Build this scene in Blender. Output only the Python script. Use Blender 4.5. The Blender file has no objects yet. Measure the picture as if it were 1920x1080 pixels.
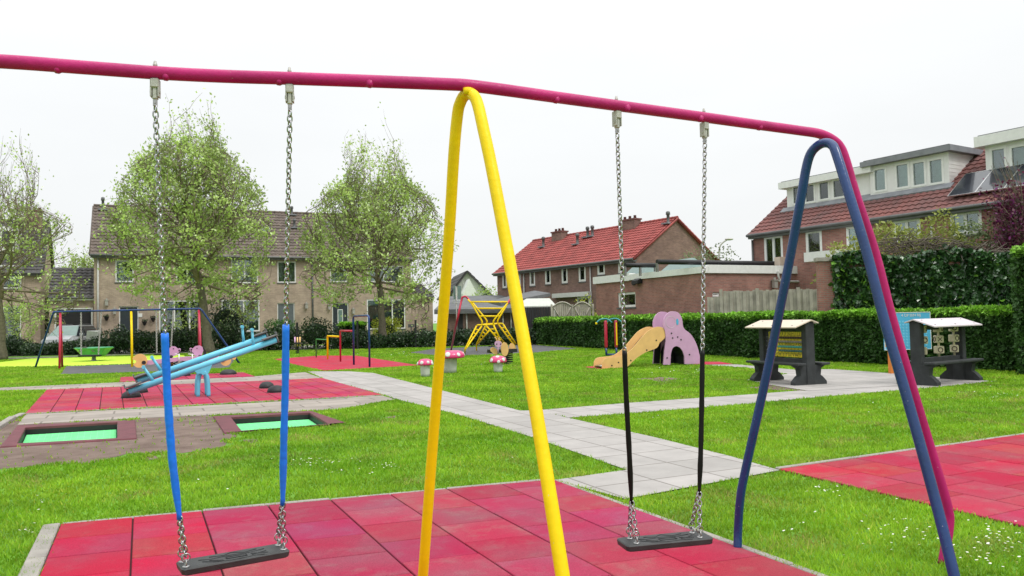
import bpy, bmesh, math, random
import numpy as np
from mathutils import Vector, Matrix
PI = math.pi
random.seed(7); rng = np.random.default_rng(7)
S = bpy.context.scene
C = S.collection
# ------------------------------------------------------------------ camera
F = 1468.0; CH = 1.45; PIT = math.atan(60 / F); ROL = .022
cf = Vector((0, math.cos(PIT), math.sin(PIT))); cu0 = Vector((0, -math.sin(PIT), math.cos(PIT)))
_c, _s = math.cos(ROL), math.sin(ROL)
cr = Vector((_c, -_s * cu0.y, -_s * cu0.z)); cu = Vector((_s, _c * cu0.y, _c * cu0.z))
cd = bpy.data.cameras.new('camera'); cam = bpy.data.objects.new('camera', cd); C.objects.link(cam)
cd.sensor_width = 36; cd.lens = F / 1920 * 36; cd.clip_start = .05; cd.clip_end = 2000
cam.matrix_world = Matrix(((cr.x, cu.x, -cf.x, 0), (cr.y, cu.y, -cf.y, 0), (cr.z, cu.z, -cf.z, CH), (0, 0, 0, 1)))
S.camera = cam
# ------------------------------------------------------------------ sky and sun (bright overcast)
SUN_EL, SUN_AZ = math.radians(52), math.radians(128)     # azimuth clockwise from +Y
w = bpy.data.worlds.new('World'); S.world = w; w.use_nodes = True
nt = w.node_tree; nt.nodes.clear()
out = nt.nodes.new('ShaderNodeOutputWorld'); bg = nt.nodes.new('ShaderNodeBackground')
sky = nt.nodes.new('ShaderNodeTexSky'); sky.sky_type = 'NISHITA'; sky.sun_disc = False
sky.sun_elevation = SUN_EL; sky.sun_rotation = SUN_AZ; sky.dust_density = 4
tc = nt.nodes.new('ShaderNodeTexCoord'); sep = nt.nodes.new('ShaderNodeSeparateXYZ')
nt.links.new(tc.outputs['Generated'], sep.inputs[0])
mr = nt.nodes.new('ShaderNodeMapRange'); mr.inputs['From Min'].default_value = 0; mr.inputs['From Max'].default_value = 1
mr.inputs['To Min'].default_value = .87; mr.inputs['To Max'].default_value = 1.17
nt.links.new(sep.outputs['Z'], mr.inputs['Value'])
ns = nt.nodes.new('ShaderNodeTexNoise'); ns.inputs['Scale'].default_value = 2.2; ns.inputs['Detail'].default_value = 5
mpn = nt.nodes.new('ShaderNodeMapping'); mpn.inputs['Scale'].default_value = (1, 1, 3.5)
nt.links.new(tc.outputs['Generated'], mpn.inputs[0]); nt.links.new(mpn.outputs[0], ns.inputs['Vector'])
mr2 = nt.nodes.new('ShaderNodeMapRange'); mr2.inputs['To Min'].default_value = .93; mr2.inputs['To Max'].default_value = 1.08
nt.links.new(ns.outputs['Fac'], mr2.inputs['Value'])
ml = nt.nodes.new('ShaderNodeMath'); ml.operation = 'MULTIPLY'
pw = nt.nodes.new('ShaderNodeMath'); pw.operation = 'POWER'; pw.use_clamp = True; pw.inputs[1].default_value = 4
nt.links.new(sep.outputs['Z'], pw.inputs[0])
ma = nt.nodes.new('ShaderNodeMath'); ma.operation = 'MULTIPLY_ADD'; ma.inputs[1].default_value = 1.7
nt.links.new(pw.outputs[0], ma.inputs[0]); nt.links.new(mr.outputs[0], ma.inputs[2])
nt.links.new(ma.outputs[0], ml.inputs[0]); nt.links.new(mr2.outputs[0], ml.inputs[1])
cl = nt.nodes.new('ShaderNodeVectorMath'); cl.operation = 'SCALE'; cl.inputs[0].default_value = (.985, 1.0, 1.0)
nt.links.new(ml.outputs[0], cl.inputs['Scale'])
sk = nt.nodes.new('ShaderNodeVectorMath'); sk.operation = 'SCALE'; sk.inputs['Scale'].default_value = .012
nt.links.new(sky.outputs[0], sk.inputs[0])
ad = nt.nodes.new('ShaderNodeVectorMath'); ad.operation = 'ADD'
nt.links.new(cl.outputs[0], ad.inputs[0]); nt.links.new(sk.outputs[0], ad.inputs[1])
nt.links.new(ad.outputs[0], bg.inputs['Color']); bg.inputs['Strength'].default_value = 1
nt.links.new(bg.outputs[0], out.inputs[0])
sl = bpy.data.lights.new('sun', 'SUN'); sl.energy = 1.35; sl.angle = math.radians(14); sl.color = (1, .96, .9)
so = bpy.data.objects.new('sun', sl); C.objects.link(so)
sd = Vector((math.sin(SUN_AZ) * math.cos(SUN_EL), math.cos(SUN_AZ) * math.cos(SUN_EL), math.sin(SUN_EL)))
so.rotation_euler = (-sd).to_track_quat('-Z', 'Y').to_euler(); so.location = (0, 0, 30)
S.view_settings.view_transform = 'Standard'; S.view_settings.look = 'None'
S.view_settings.exposure = 0; S.view_settings.gamma = 1
S.cycles.max_bounces = 6; S.cycles.transparent_max_bounces = 12

# ------------------------------------------------------------------ measuring helpers
def ray(x, y):
    return cf * F + cr * (x - 960) + cu * (540 - y)
def G(x, y, z=0.0):
    d = ray(x, y); t = (z - CH) / d.z
    return Vector((d.x * t, d.y * t, z))
def D(x, y, Y):
    d = ray(x, y); t = Y / d.y
    return Vector((d.x * t, Y, CH + d.z * t))
class Fr:
    """vertical plane through two points; s runs along it, o towards the viewer"""
    def __init__(s, a, b):
        s.O = Vector((a[0], a[1], 0)); d = Vector((b[0] - a[0], b[1] - a[1], 0)); s.L = d.length; s.d = d.normalized()
        n = Vector((s.d.y, -s.d.x, 0))
        if n.dot(-s.O) < 0: n = -n
        s.n = n
    def px(s, x, y):
        r = ray(x, y); t = s.O.dot(s.n) / r.dot(s.n)
        p = Vector((r.x * t, r.y * t, CH + r.z * t))
        return (p - s.O).dot(s.d), p.z
    def P(s, a, z, o=0.0):
        return s.O + s.d * a + s.n * o + Vector((0, 0, z))
U = Vector((-.43, .903, 0)).normalized(); V = Vector((.903, .43, 0)).normalized()

# ------------------------------------------------------------------ materials
MT = {}
def mat(name, col, rough=.6, var=.12, scale=6, bump=0, bscale=40, metal=0, spec=.5, uv=False, trans=0, coat=0, vcol=False, col2=None):
    if name in MT: return MT[name]
    m = bpy.data.materials.new(name); m.use_nodes = True; n = m.node_tree; b = n.nodes['Principled BSDF']
    b.inputs['Roughness'].default_value = rough; b.inputs['Metallic'].default_value = metal
    b.inputs['Specular IOR Level'].default_value = spec; b.inputs['Coat Weight'].default_value = coat
    tcn = n.nodes.new('ShaderNodeTexCoord'); g = n.nodes.new('ShaderNodeNewGeometry')
    no = n.nodes.new('ShaderNodeTexNoise'); no.inputs['Scale'].default_value = scale; no.inputs['Detail'].default_value = 6
    n.links.new(g.outputs['Position'], no.inputs['Vector'])
    mx = n.nodes.new('ShaderNodeMix'); mx.data_type = 'RGBA'
    c2 = col2 or tuple(c * (1 + var) for c in col); c1 = col if col2 else tuple(c * (1 - var) for c in col)
    mx.inputs['A'].default_value = (*c1, 1); mx.inputs['B'].default_value = (*c2, 1)
    rp = n.nodes.new('ShaderNodeMapRange'); rp.inputs['From Min'].default_value = .3; rp.inputs['From Max'].default_value = .7
    n.links.new(no.outputs['Fac'], rp.inputs['Value']); n.links.new(rp.outputs[0], mx.inputs['Factor'])
    last = mx.outputs['Result']
    if name in ('magenta_paint', 'navy_paint', 'yellow_paint', 'blue_sleeve'):
        n2 = n.nodes.new('ShaderNodeTexNoise'); n2.inputs['Scale'].default_value = 75; n2.inputs['Detail'].default_value = 3; n.links.new(g.outputs['Position'], n2.inputs['Vector'])
        r2 = n.nodes.new('ShaderNodeMapRange'); r2.inputs['From Min'].default_value = .735; r2.inputs['From Max'].default_value = .76; r2.inputs['To Max'].default_value = .7; n.links.new(n2.outputs['Fac'], r2.inputs['Value'])
        dm = n.nodes.new('ShaderNodeMix'); dm.data_type = 'RGBA'; n.links.new(r2.outputs[0], dm.inputs['Factor']); n.links.new(last, dm.inputs['A']); dm.inputs['B'].default_value = (.45, .42, .42, 1)
        n3 = n.nodes.new('ShaderNodeTexNoise'); n3.inputs['Scale'].default_value = 14; n3.inputs['Detail'].default_value = 7; n3.inputs['Roughness'].default_value = .7; n.links.new(g.outputs['Position'], n3.inputs['Vector'])
        r3 = n.nodes.new('ShaderNodeMapRange'); r3.inputs['From Min'].default_value = .35; r3.inputs['From Max'].default_value = .7; r3.inputs['To Min'].default_value = 1.03; r3.inputs['To Max'].default_value = .93; n.links.new(n3.outputs['Fac'], r3.inputs['Value'])
        sc_ = n.nodes.new('ShaderNodeVectorMath'); sc_.operation = 'SCALE'; n.links.new(dm.outputs['Result'], sc_.inputs[0]); n.links.new(r3.outputs[0], sc_.inputs['Scale']); last = sc_.outputs[0]
        r4 = n.nodes.new('ShaderNodeMapRange'); r4.inputs['From Min'].default_value = .3; r4.inputs['From Max'].default_value = .7; r4.inputs['To Min'].default_value = rough * .7; r4.inputs['To Max'].default_value = rough * 1.6; n.links.new(n3.outputs['Fac'], r4.inputs['Value']); n.links.new(r4.outputs[0], b.inputs['Roughness'])
    if name == 'red_rubber':
        n2 = n.nodes.new('ShaderNodeTexNoise'); n2.inputs['Scale'].default_value = 170; n2.inputs['Detail'].default_value = 2; n.links.new(g.outputs['Position'], n2.inputs['Vector'])
        r2 = n.nodes.new('ShaderNodeMapRange'); r2.inputs['From Min'].default_value = .3; r2.inputs['From Max'].default_value = .7; r2.inputs['To Min'].default_value = .78; r2.inputs['To Max'].default_value = 1.22; n.links.new(n2.outputs['Fac'], r2.inputs['Value'])
        n3 = n.nodes.new('ShaderNodeTexNoise'); n3.inputs['Scale'].default_value = 4.5; n3.inputs['Detail'].default_value = 9; n3.inputs['Roughness'].default_value = .72; n.links.new(g.outputs['Position'], n3.inputs['Vector'])
        r3 = n.nodes.new('ShaderNodeMapRange'); r3.inputs['From Min'].default_value = .50; r3.inputs['From Max'].default_value = .78; r3.inputs['To Max'].default_value = .55; n.links.new(n3.outputs['Fac'], r3.inputs['Value'])
        dm = n.nodes.new('ShaderNodeMix'); dm.data_type = 'RGBA'; n.links.new(r3.outputs[0], dm.inputs['Factor']); n.links.new(last, dm.inputs['A']); dm.inputs['B'].default_value = (.30, .10, .12, 1)
        sc_ = n.nodes.new('ShaderNodeVectorMath'); sc_.operation = 'SCALE'; n.links.new(dm.outputs['Result'], sc_.inputs[0]); n.links.new(r2.outputs[0], sc_.inputs['Scale']); last = sc_.outputs[0]
    if vcol:
        at = n.nodes.new('ShaderNodeAttribute'); at.attribute_name = 'tint'
        vm = n.nodes.new('ShaderNodeMix'); vm.data_type = 'RGBA'; vm.blend_type = 'MULTIPLY'; vm.inputs['Factor'].default_value = 1
        n.links.new(last, vm.inputs['A']); n.links.new(at.outputs['Color'], vm.inputs['B']); last = vm.outputs['Result']
    n.links.new(last, b.inputs['Base Color'])
    if bump:
        bn = n.nodes.new('ShaderNodeTexNoise'); bn.inputs['Scale'].default_value = bscale; bn.inputs['Detail'].default_value = 4
        n.links.new(g.outputs['Position'], bn.inputs['Vector'])
        bp = n.nodes.new('ShaderNodeBump'); bp.inputs['Strength'].default_value = bump; bp.inputs['Distance'].default_value = .02
        n.links.new(bn.outputs['Fac'], bp.inputs['Height']); n.links.new(bp.outputs[0], b.inputs['Normal'])
    if trans:
        tr = n.nodes.new('ShaderNodeBsdfTranslucent'); n.links.new(last, tr.inputs['Color'])
        ms = n.nodes.new('ShaderNodeMixShader'); ms.inputs[0].default_value = trans
        o = n.nodes['Material Output']
        n.links.new(b.outputs[0], ms.inputs[1]); n.links.new(tr.outputs[0], ms.inputs[2]); n.links.new(ms.outputs[0], o.inputs[0])
    MT[name] = m; return m
def brickmat(name, c1, c2, mortar, bw=.22, bh=.062, gap=.011, rot=0, rough=.85, off=.5, var=.25, bump=.4, loc=(0, 0, 0), nscale=1.2):
    m = bpy.data.materials.new(name); m.use_nodes = True; n = m.node_tree; b = n.nodes['Principled BSDF']
    b.inputs['Roughness'].default_value = rough; b.inputs['Specular IOR Level'].default_value = .3
    uv = n.nodes.new('ShaderNodeUVMap'); mp = n.nodes.new('ShaderNodeMapping'); mp.inputs['Rotation'].default_value = (0, 0, rot); mp.inputs['Location'].default_value = loc
    br = n.nodes.new('ShaderNodeTexBrick'); br.offset = off
    br.inputs['Scale'].default_value = 1; br.inputs['Brick Width'].default_value = bw; br.inputs['Row Height'].default_value = bh
    br.inputs['Mortar Size'].default_value = gap; br.inputs['Mortar Smooth'].default_value = .3
    br.inputs['Color1'].default_value = (*c1, 1); br.inputs['Color2'].default_value = (*c2, 1); br.inputs['Mortar'].default_value = (*mortar, 1)
    n.links.new(uv.outputs[0], mp.inputs[0]); n.links.new(mp.outputs[0], br.inputs['Vector'])
    g = n.nodes.new('ShaderNodeNewGeometry')
    no = n.nodes.new('ShaderNodeTexNoise'); no.inputs['Scale'].default_value = nscale; no.inputs['Detail'].default_value = 8; no.inputs['Roughness'].default_value = .65
    n.links.new(g.outputs['Position'], no.inputs['Vector'])
    rp = n.nodes.new('ShaderNodeMapRange'); rp.inputs['From Min'].default_value = .3; rp.inputs['From Max'].default_value = .7
    rp.inputs['To Min'].default_value = 1 - var; rp.inputs['To Max'].default_value = 1 + var
    n.links.new(no.outputs['Fac'], rp.inputs['Value'])
    vm = n.nodes.new('ShaderNodeVectorMath'); vm.operation = 'SCALE'
    n.links.new(br.outputs['Color'], vm.inputs[0]); n.links.new(rp.outputs[0], vm.inputs['Scale']); n.links.new(vm.outputs[0], b.inputs['Base Color'])
    bp = n.nodes.new('ShaderNodeBump'); bp.inputs['Strength'].default_value = bump; bp.inputs['Distance'].default_value = .01; bp.invert = True
    n.links.new(br.outputs['Fac'], bp.inputs['Height']); n.links.new(bp.outputs[0], b.inputs['Normal'])
    MT[name] = m; return m
def glassmat(name, tint=(.10, .13, .14), refl=.25):
    m = bpy.data.materials.new(name); m.use_nodes = True; n = m.node_tree; n.nodes.clear()
    o = n.nodes.new('ShaderNodeOutputMaterial'); t = n.nodes.new('ShaderNodeBsdfTransparent'); t.inputs[0].default_value = (.75, .85, .82, 1)
    g = n.nodes.new('ShaderNodeBsdfGlossy'); g.inputs['Roughness'].default_value = .02; g.inputs[0].default_value = (.9, .97, .95, 1)
    l = n.nodes.new('ShaderNodeFresnel'); l.inputs[0].default_value = 1.7
    a = n.nodes.new('ShaderNodeMath'); a.operation = 'ADD'; a.inputs[1].default_value = refl * .25
    n.links.new(l.outputs[0], a.inputs[0])
    ms = n.nodes.new('ShaderNodeMixShader'); n.links.new(a.outputs[0], ms.inputs[0]); n.links.new(t.outputs[0], ms.inputs[1]); n.links.new(g.outputs[0], ms.inputs[2])
    n.links.new(ms.outputs[0], o.inputs[0]); MT[name] = m; return m

# ------------------------------------------------------------------ mesh builder
class MB:
    def __init__(s): s.v = []; s.f = []; s.sm = []; s.mi = []; s.cur = 0
    def add(s, vs, fs, smooth=False):
        k = len(s.v); s.v += [tuple(v) for v in vs]
        for f in fs: s.f.append(tuple(i + k for i in f)); s.sm.append(smooth); s.mi.append(s.cur)
        return s
    def quad(s, a, b, c, d, smooth=False): return s.add([a, b, c, d], [(0, 1, 2, 3)], smooth)
    def hexa(s, p):   # 8 points: bottom 4, top 4
        return s.add(p, [(3, 2, 1, 0), (4, 5, 6, 7), (0, 1, 5, 4), (1, 2, 6, 5), (2, 3, 7, 6), (3, 0, 4, 7)])
    def box(s, fr, a0, a1, z0, z1, o0, o1):
        P = fr.P
        return s.hexa([P(a0, z0, o1), P(a1, z0, o1), P(a1, z0, o0), P(a0, z0, o0), P(a0, z1, o1), P(a1, z1, o1), P(a1, z1, o0), P(a0, z1, o0)])
    def obox(s, c, ex, ey, ez, bev=0):   # centre and half-axis vectors, optional chamfer
        c = Vector(c); ex = Vector(ex); ey = Vector(ey); ez = Vector(ez)
        if not bev:
            return s.hexa([c - ex - ey - ez, c + ex - ey - ez, c + ex + ey - ez, c - ex + ey - ez, c - ex - ey + ez, c + ex - ey + ez, c + ex + ey + ez, c - ex + ey + ez])
        lx, ly, lz = ex.length, ey.length, ez.length; ux, uy, uz = ex / lx, ey / ly, ez / lz; b = bev; rings = []
        for z, i in ((-lz, b), (-lz + b, 0), (lz - b, 0), (lz, b)):
            X, Y = lx - i, ly - i; q = b
            pts = [(-X + q, -Y), (X - q, -Y), (X, -Y + q), (X, Y - q), (X - q, Y), (-X + q, Y), (-X, Y - q), (-X, -Y + q)]
            rings.append([c + ux * px + uy * py + uz * z for px, py in pts])
        s.loft(rings, True, True); return s
    def loft(s, rings, cap0=False, cap1=False, smooth=False, closed=True):
        k = len(s.v); n = len(rings[0])
        for r in rings: s.v += [tuple(p) for p in r]
        for i in range(len(rings) - 1):
            for j in range(n if closed else n - 1):
                a = k + i * n + j; b = k + i * n + (j + 1) % n
                s.f.append((a, b, b + n, a + n)); s.sm.append(smooth); s.mi.append(s.cur)
        if cap0: s.f.append(tuple(k + j for j in range(n))[::-1]); s.sm.append(False); s.mi.append(s.cur)
        if cap1: s.f.append(tuple(k + (len(rings) - 1) * n + j for j in range(n))); s.sm.append(False); s.mi.append(s.cur)
        return s
    def tube(s, pts, r, seg=10, cap=True, ell=None):
        pts = [Vector(p) for p in pts]; n = len(pts); rr = r if isinstance(r, (list, tuple)) else [r] * n
        t0 = (pts[1] - pts[0]).normalized(); a = Vector((0, 0, 1)) if abs(t0.z) < .9 else Vector((1, 0, 0))
        x = t0.cross(a).normalized(); rings = []
        for i in range(n):
            t = ((pts[min(i + 1, n - 1)] - pts[i]).normalized() + (pts[i] - pts[max(i - 1, 0)]).normalized())
            t = t.normalized() if t.length > 1e-6 else t0
            x = (x - t * x.dot(t)).normalized(); y = t.cross(x)
            rings.append([pts[i] + (x * math.cos(2 * PI * j / seg) + y * math.sin(2 * PI * j / seg)) * rr[i] for j in range(seg)])
        return s.loft(rings, cap, cap, True)
    def lathe(s, c, prof, seg=24, ax=(0, 0, 1), cap0=True, cap1=True):
        c = Vector(c); ax = Vector(ax).normalized(); a = Vector((1, 0, 0)) if abs(ax.x) < .9 else Vector((0, 1, 0))
        x = ax.cross(a).normalized(); y = ax.cross(x)
        return s.loft([[c + ax * z + (x * math.cos(2 * PI * j / seg) + y * math.sin(2 * PI * j / seg)) * max(r, 1e-4) for j in range(seg)] for r, z in prof], cap0, cap1, True)
    def prism(s, fr, pts, o0, o1):      # polygon in (s,z) of a frame, extruded from o0 to o1
        n = len(pts); k = len(s.v)
        from mathutils.geometry import tessellate_polygon
        tri = tessellate_polygon([[Vector((p[0], p[1], 0)) for p in pts]])
        s.v += [tuple(fr.P(p[0], p[1], o1)) for p in pts] + [tuple(fr.P(p[0], p[1], o0)) for p in pts]
        for t in tri:
            s.f += [(k + t[0], k + t[1], k + t[2]), (k + n + t[2], k + n + t[1], k + n + t[0])]; s.sm += [False, False]; s.mi += [s.cur] * 2
        for i in range(n):
            j = (i + 1) % n; s.f.append((k + i, k + j, k + n + j, k + n + i)); s.sm.append(False); s.mi.append(s.cur)
        return s
    def sphere(s, c, r, sc=(1, 1, 1), seg=14, rings=8, z0=-1.0):
        c = Vector(c); R = []
        for i in range(rings + 1):
            t = -PI / 2 + PI * i / rings; z = math.sin(t)
            if z < z0: z = z0
            q = math.cos(math.asin(max(-1, min(1, z))))
            R.append([c + Vector((q * math.cos(2 * PI * j / seg) * r * sc[0], q * math.sin(2 * PI * j / seg) * r * sc[1], z * r * sc[2])) for j in range(seg)])
        return s.loft(R, False, False, True)
    def build(s, name, mats, parent=None, recalc=True):
        me = bpy.data.meshes.new(name); me.from_pydata(s.v, [], s.f); 
        if not isinstance(mats, (list, tuple)): mats = [mats]
        for m in mats: me.materials.append(m)
        me.polygons.foreach_set('use_smooth', s.sm); me.polygons.foreach_set('material_index', s.mi)
        if recalc:
            bm = bmesh.new(); bm.from_mesh(me); bmesh.ops.recalc_face_normals(bm, faces=bm.faces); bm.to_mesh(me); bm.free()
        uv = me.uv_layers.new(name='UVMap'); co = me.vertices; d = uv.data
        for p in me.polygons:
            n = p.normal
            if abs(n.z) > .7:
                for li in p.loop_indices:
                    v = co[me.loops[li].vertex_index].co; d[li].uv = (v.x, v.y)
            else:
                t = Vector((-n.y, n.x, 0)).normalized()
                for li in p.loop_indices:
                    v = co[me.loops[li].vertex_index].co; d[li].uv = (v.dot(t), v.z)
        o = bpy.data.objects.new(name, me); C.objects.link(o)
        attach(o, parent)
        return o
def attach(o, parent):
    if parent:
        o.parent = parent
        if parent.type == 'EMPTY' and parent.location.length > 1e-6: o.matrix_parent_inverse = Matrix.Translation(-parent.location)
def tag(o, label=None, cat=None, group=None, kind=None):
    if label: o['label'] = label
    if cat: o['category'] = cat
    if group: o['group'] = group
    if kind: o['kind'] = kind
    return o
def thing(name, label, cat, group=None, loc=(0, 0, 0)):
    o = bpy.data.objects.new(name, None); C.objects.link(o); o.location = loc; o.empty_display_size = .2
    return tag(o, label, cat, group)
def reloc(root, loc):
    """puts the empty at the thing's base without moving its parts (parts are built in world space)"""
    root.location = loc = Vector((loc[0], loc[1], loc[2])); inv = Matrix.Translation(-Vector(loc))
    for ch in root.children: ch.matrix_parent_inverse = inv
def copy_tree(o, parent=None):
    c = o.copy(); C.objects.link(c)
    if parent: c.parent = parent
    for ch in list(o.children): copy_tree(ch, c)
    return c

# ------------------------------------------------------------------ foliage helpers (numpy)
def leafmesh(name, pts, size, m, parent=None, tint=None, flat=0.0, aspect=.55, updir=None):
    """one small kite-shaped leaf per point"""
    n = len(pts); pts = np.asarray(pts, float); size = np.broadcast_to(np.asarray(size, float), (n,))
    a = rng.normal(size=(n, 3)); 
    if updir is not None: a = a * .6 + updir
    a /= np.linalg.norm(a, axis=1)[:, None]
    b = rng.normal(size=(n, 3)); b -= a * (a * b).sum(1)[:, None]; b /= np.linalg.norm(b, axis=1)[:, None]
    c = np.cross(a, b); L = size[:, None] * (.7 + .6 * rng.random((n, 1))); W = L * aspect
    v = np.empty((n, 4, 3)); v[:, 0] = pts; v[:, 1] = pts + a * L * .5 + b * W * .5 + c * L * .08; v[:, 2] = pts + a * L; v[:, 3] = pts + a * L * .5 - b * W * .5 + c * L * .08
    me = bpy.data.meshes.new(name); me.vertices.add(n * 4); me.vertices.foreach_set('co', v.reshape(-1))
    me.loops.add(n * 4); me.loops.foreach_set('vertex_index', np.arange(n * 4, dtype=np.int32))
    me.polygons.add(n); me.polygons.foreach_set('loop_start', np.arange(n, dtype=np.int32) * 4)
    try: me.polygons.foreach_set('loop_total', np.full(n, 4, dtype=np.int32))
    except Exception: pass
    me.update(calc_edges=True)
    if tint is None: tint = np.repeat((.72 + .56 * rng.random(n))[:, None], 3, 1)
    col = np.ones((n, 4, 4)); col[:, :, :3] = tint[:, None, :]
    at = me.color_attributes.new('tint', 'FLOAT_COLOR', 'POINT'); at.data.foreach_set('color', col.reshape(-1))
    me.materials.append(m); o = bpy.data.objects.new(name, me); C.objects.link(o)
    attach(o, parent)
    return o
def inpoly(x, y, poly):
    ins = np.zeros(len(x), bool); n = len(poly)
    for i in range(n):
        x1, y1 = poly[i][:2]; x2, y2 = poly[(i + 1) % n][:2]
        c = ((y1 > y) != (y2 > y)) & (x < (x2 - x1) * (y - y1) / (y2 - y1 + 1e-12) + x1); ins ^= c
    return ins

# material library
def setup():
    mat('grass_ground', (.08, .19, .012), .95, scale=1.3, col2=(.14, .33, .02), bump=.6, bscale=60)
    mat('grass_blade', (.185, .39, .014), .6, scale=.9, col2=(.31, .53, .035), trans=.35, vcol=True, spec=.25)
    mat('dirt', (.105, .068, .052), .95, scale=3.2, col2=(.20, .145, .118), bump=.9, bscale=35)
    mat('red_rubber', (.44, .014, .046), .85, scale=1.6, col2=(.34, .042, .075), bump=.4, bscale=260, vcol=True, spec=.08)
    mat('rubber_joint', (.05, .004, .008), .9)
    mat('lime_rubber', (.46, .68, .035), .85, scale=2, var=.08, bump=.2, bscale=90)
    mat('grey_rubber', (.085, .085, .09), .85, scale=2, var=.25, bump=.3, bscale=90)
    mat('maroon_rubber', (.13, .035, .045), .75, scale=5, var=.2, bump=.3, bscale=120)
    mat('trampoline_mesh', (.08, .60, .16), .6, scale=3, var=.06)
    mat('black_plastic', (.012, .012, .014), .55, scale=9, var=.3, bump=.15, bscale=60)
    mat('black_gloss', (.006, .006, .007), .4, scale=9, var=.3, spec=.18)
    mat('seat_rubber', (.028, .03, .031), .5, scale=14, var=.35, bump=.25, bscale=180)
    mat('magenta_paint', (.43, .010, .135), .33, scale=5, var=.15, spec=.3, bump=.12, bscale=50)
    mat('yellow_paint', (.86, .60, .001), .4, scale=3, var=.05, spec=.25, bump=.1, bscale=40)
    mat('navy_paint', (.011, .042, .16), .2, scale=4, var=.2, spec=.5, bump=.1, bscale=50)
    mat('blue_sleeve', (.004, .18, .84), .38, scale=7, var=.12, bump=.25, bscale=35)
    mat('chain_steel', (.40, .40, .41), .22, metal=1, scale=60, var=.25)
    mat('cast_alu', (.42, .41, .38), .5, metal=.35, scale=30, var=.15, bump=.15, bscale=150)
    mat('cyan_paint', (.12, .50, .68), .4, scale=4, var=.08, coat=.2)
    mat('red_paint', (.45, .012, .05), .35, scale=4, var=.1, coat=.3)
    mat('green_paint', (.04, .25, .06), .4, scale=4, var=.1)
    mat('bowl_green', (.05, .27, .13), .45, scale=6, var=.2)
    mat('pink_panel', (.55, .32, .50), .45, scale=5, var=.06)
    mat('tan_panel', (.74, .45, .17), .5, scale=5, var=.08)
    mat('steel_sheet', (.5, .5, .5), .3, metal=1, scale=8, var=.1)
    mat('mushroom_pink', (.62, .03, .16), .35, scale=6, var=.1, coat=.3)
    mat('white_paint', (.62, .62, .60), .5, scale=4, var=.06)
    mat('stem_white', (.50, .52, .47), .6, scale=7, var=.12, bump=.2, bscale=60)
    mat('frame_white', (.74, .75, .73), .45, scale=6, var=.06)
    mat('recycled', (.026, .030, .032), .75, scale=6, var=.35, bump=.4, bscale=60)
    mat('cream_panel', (.60, .50, .40), .5, scale=4, var=.05)
    mat('lilac_panel', (.56, .50, .53), .5, scale=4, var=.05)
    mat('yellow_tile', (.84, .68, .03), .5, scale=9, var=.15)
    mat('bead_brown', (.06, .03, .025), .4); mat('bead_grey', (.25, .22, .20), .4); mat('bead_teal', (.06, .32, .28), .4); mat('bead_green', (.04, .13, .11), .4)
    mat('cube_beige', (.52, .48, .32), .55, scale=9, var=.15); mat('sign_blue', (.07, .38, .60), .45, scale=3, var=.03)
    mat('orange_paint', (.65, .20, .03), .5, scale=5, var=.12)
    mat('kerb', (.30, .28, .25), .9, scale=5, var=.2, bump=.6, bscale=60)
    mat('asphalt', (.16, .155, .15), .9, scale=2, var=.15, bump=.3, bscale=90)
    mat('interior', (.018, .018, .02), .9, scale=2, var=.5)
    mat('curtain', (.34, .36, .35), .9, scale=5, var=.12)
    mat('curtain_purple', (.35, .16, .40), .9, scale=5, var=.12)
    mat('door_dark', (.025, .035, .045), .4, scale=6, var=.1); mat('door_grey', (.12, .14, .15), .4, scale=6, var=.1)
    mat('gutter', (.11, .115, .115), .5, scale=3, var=.2); mat('pipe_white', (.5, .5, .48), .5)
    mat('roof_brown', (.125, .098, .082), .85, scale=2.5, var=.35, bump=.4, bscale=30)
    mat('roof_dark', (.065, .062, .062), .8, scale=1.6, var=.4, bump=.4, bscale=30)
    mat('roof_red', (.28, .058, .052), .8, scale=1.5, var=.28, bump=.4, bscale=30)
    mat('roof_rust', (.21, .075, .066), .85, scale=1.3, col2=(.115, .062, .060), bump=.5, bscale=30)
    mat('felt', (.13, .135, .14), .9, scale=1.5, var=.2); mat('lead', (.20, .21, .23), .6, scale=3, var=.2)
    mat('solar', (.03, .035, .045), .12, scale=3, var=.3, coat=.3)
    mat('lantern_glass', (.16, .24, .22), .2, scale=2, var=.15)
    mat('boards_white', (.72, .72, .71), .5, scale=3, var=.06)
    mat('fence_wood', (.36, .34, .285), .85, scale=3, var=.25, bump=.5, bscale=40)
    mat('black_fence', (.02, .02, .022), .8, scale=3, var=.2)
    mat('bark', (.13, .115, .08), .9, scale=8, var=.3, bump=.8, bscale=25)
    mat('twig', (.17, .14, .095), .9, scale=8, var=.3)
    mat('leaf_spring', (.33, .48, .09), .42, scale=1.1, col2=(.47, .60, .19), trans=.4, vcol=True, spec=.6)
    mat('leaf_dark', (.016, .042, .014), .38, scale=1.2, col2=(.035, .08, .022), trans=.15, vcol=True, spec=.6)
    mat('leaf_hedge', (.024, .066, .013), .6, scale=2.4, col2=(.05, .125, .022), trans=.14, vcol=True, spec=.35)
    mat('leaf_ivy', (.018, .055, .018), .3, scale=1.5, col2=(.04, .10, .025), trans=.12, vcol=True, spec=.8)
    mat('leaf_yellow', (.34, .42, .03), .55, scale=2, col2=(.48, .54, .06), trans=.35, vcol=True)
    mat('leaf_olive', (.24, .29, .05), .55, scale=2, col2=(.34, .38, .10), trans=.35, vcol=True)
    mat('leaf_purple', (.10, .012, .045), .5, scale=2, col2=(.16, .03, .08), trans=.3, vcol=True)
    mat('leaf_grey', (.13, .19, .07), .6, scale=2, col2=(.22, .28, .12), trans=.3, vcol=True)
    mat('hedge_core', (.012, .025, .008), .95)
    mat('petal_white', (.75, .75, .72), .6); mat('dry_stem', (.11, .09, .07), .9)
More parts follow.
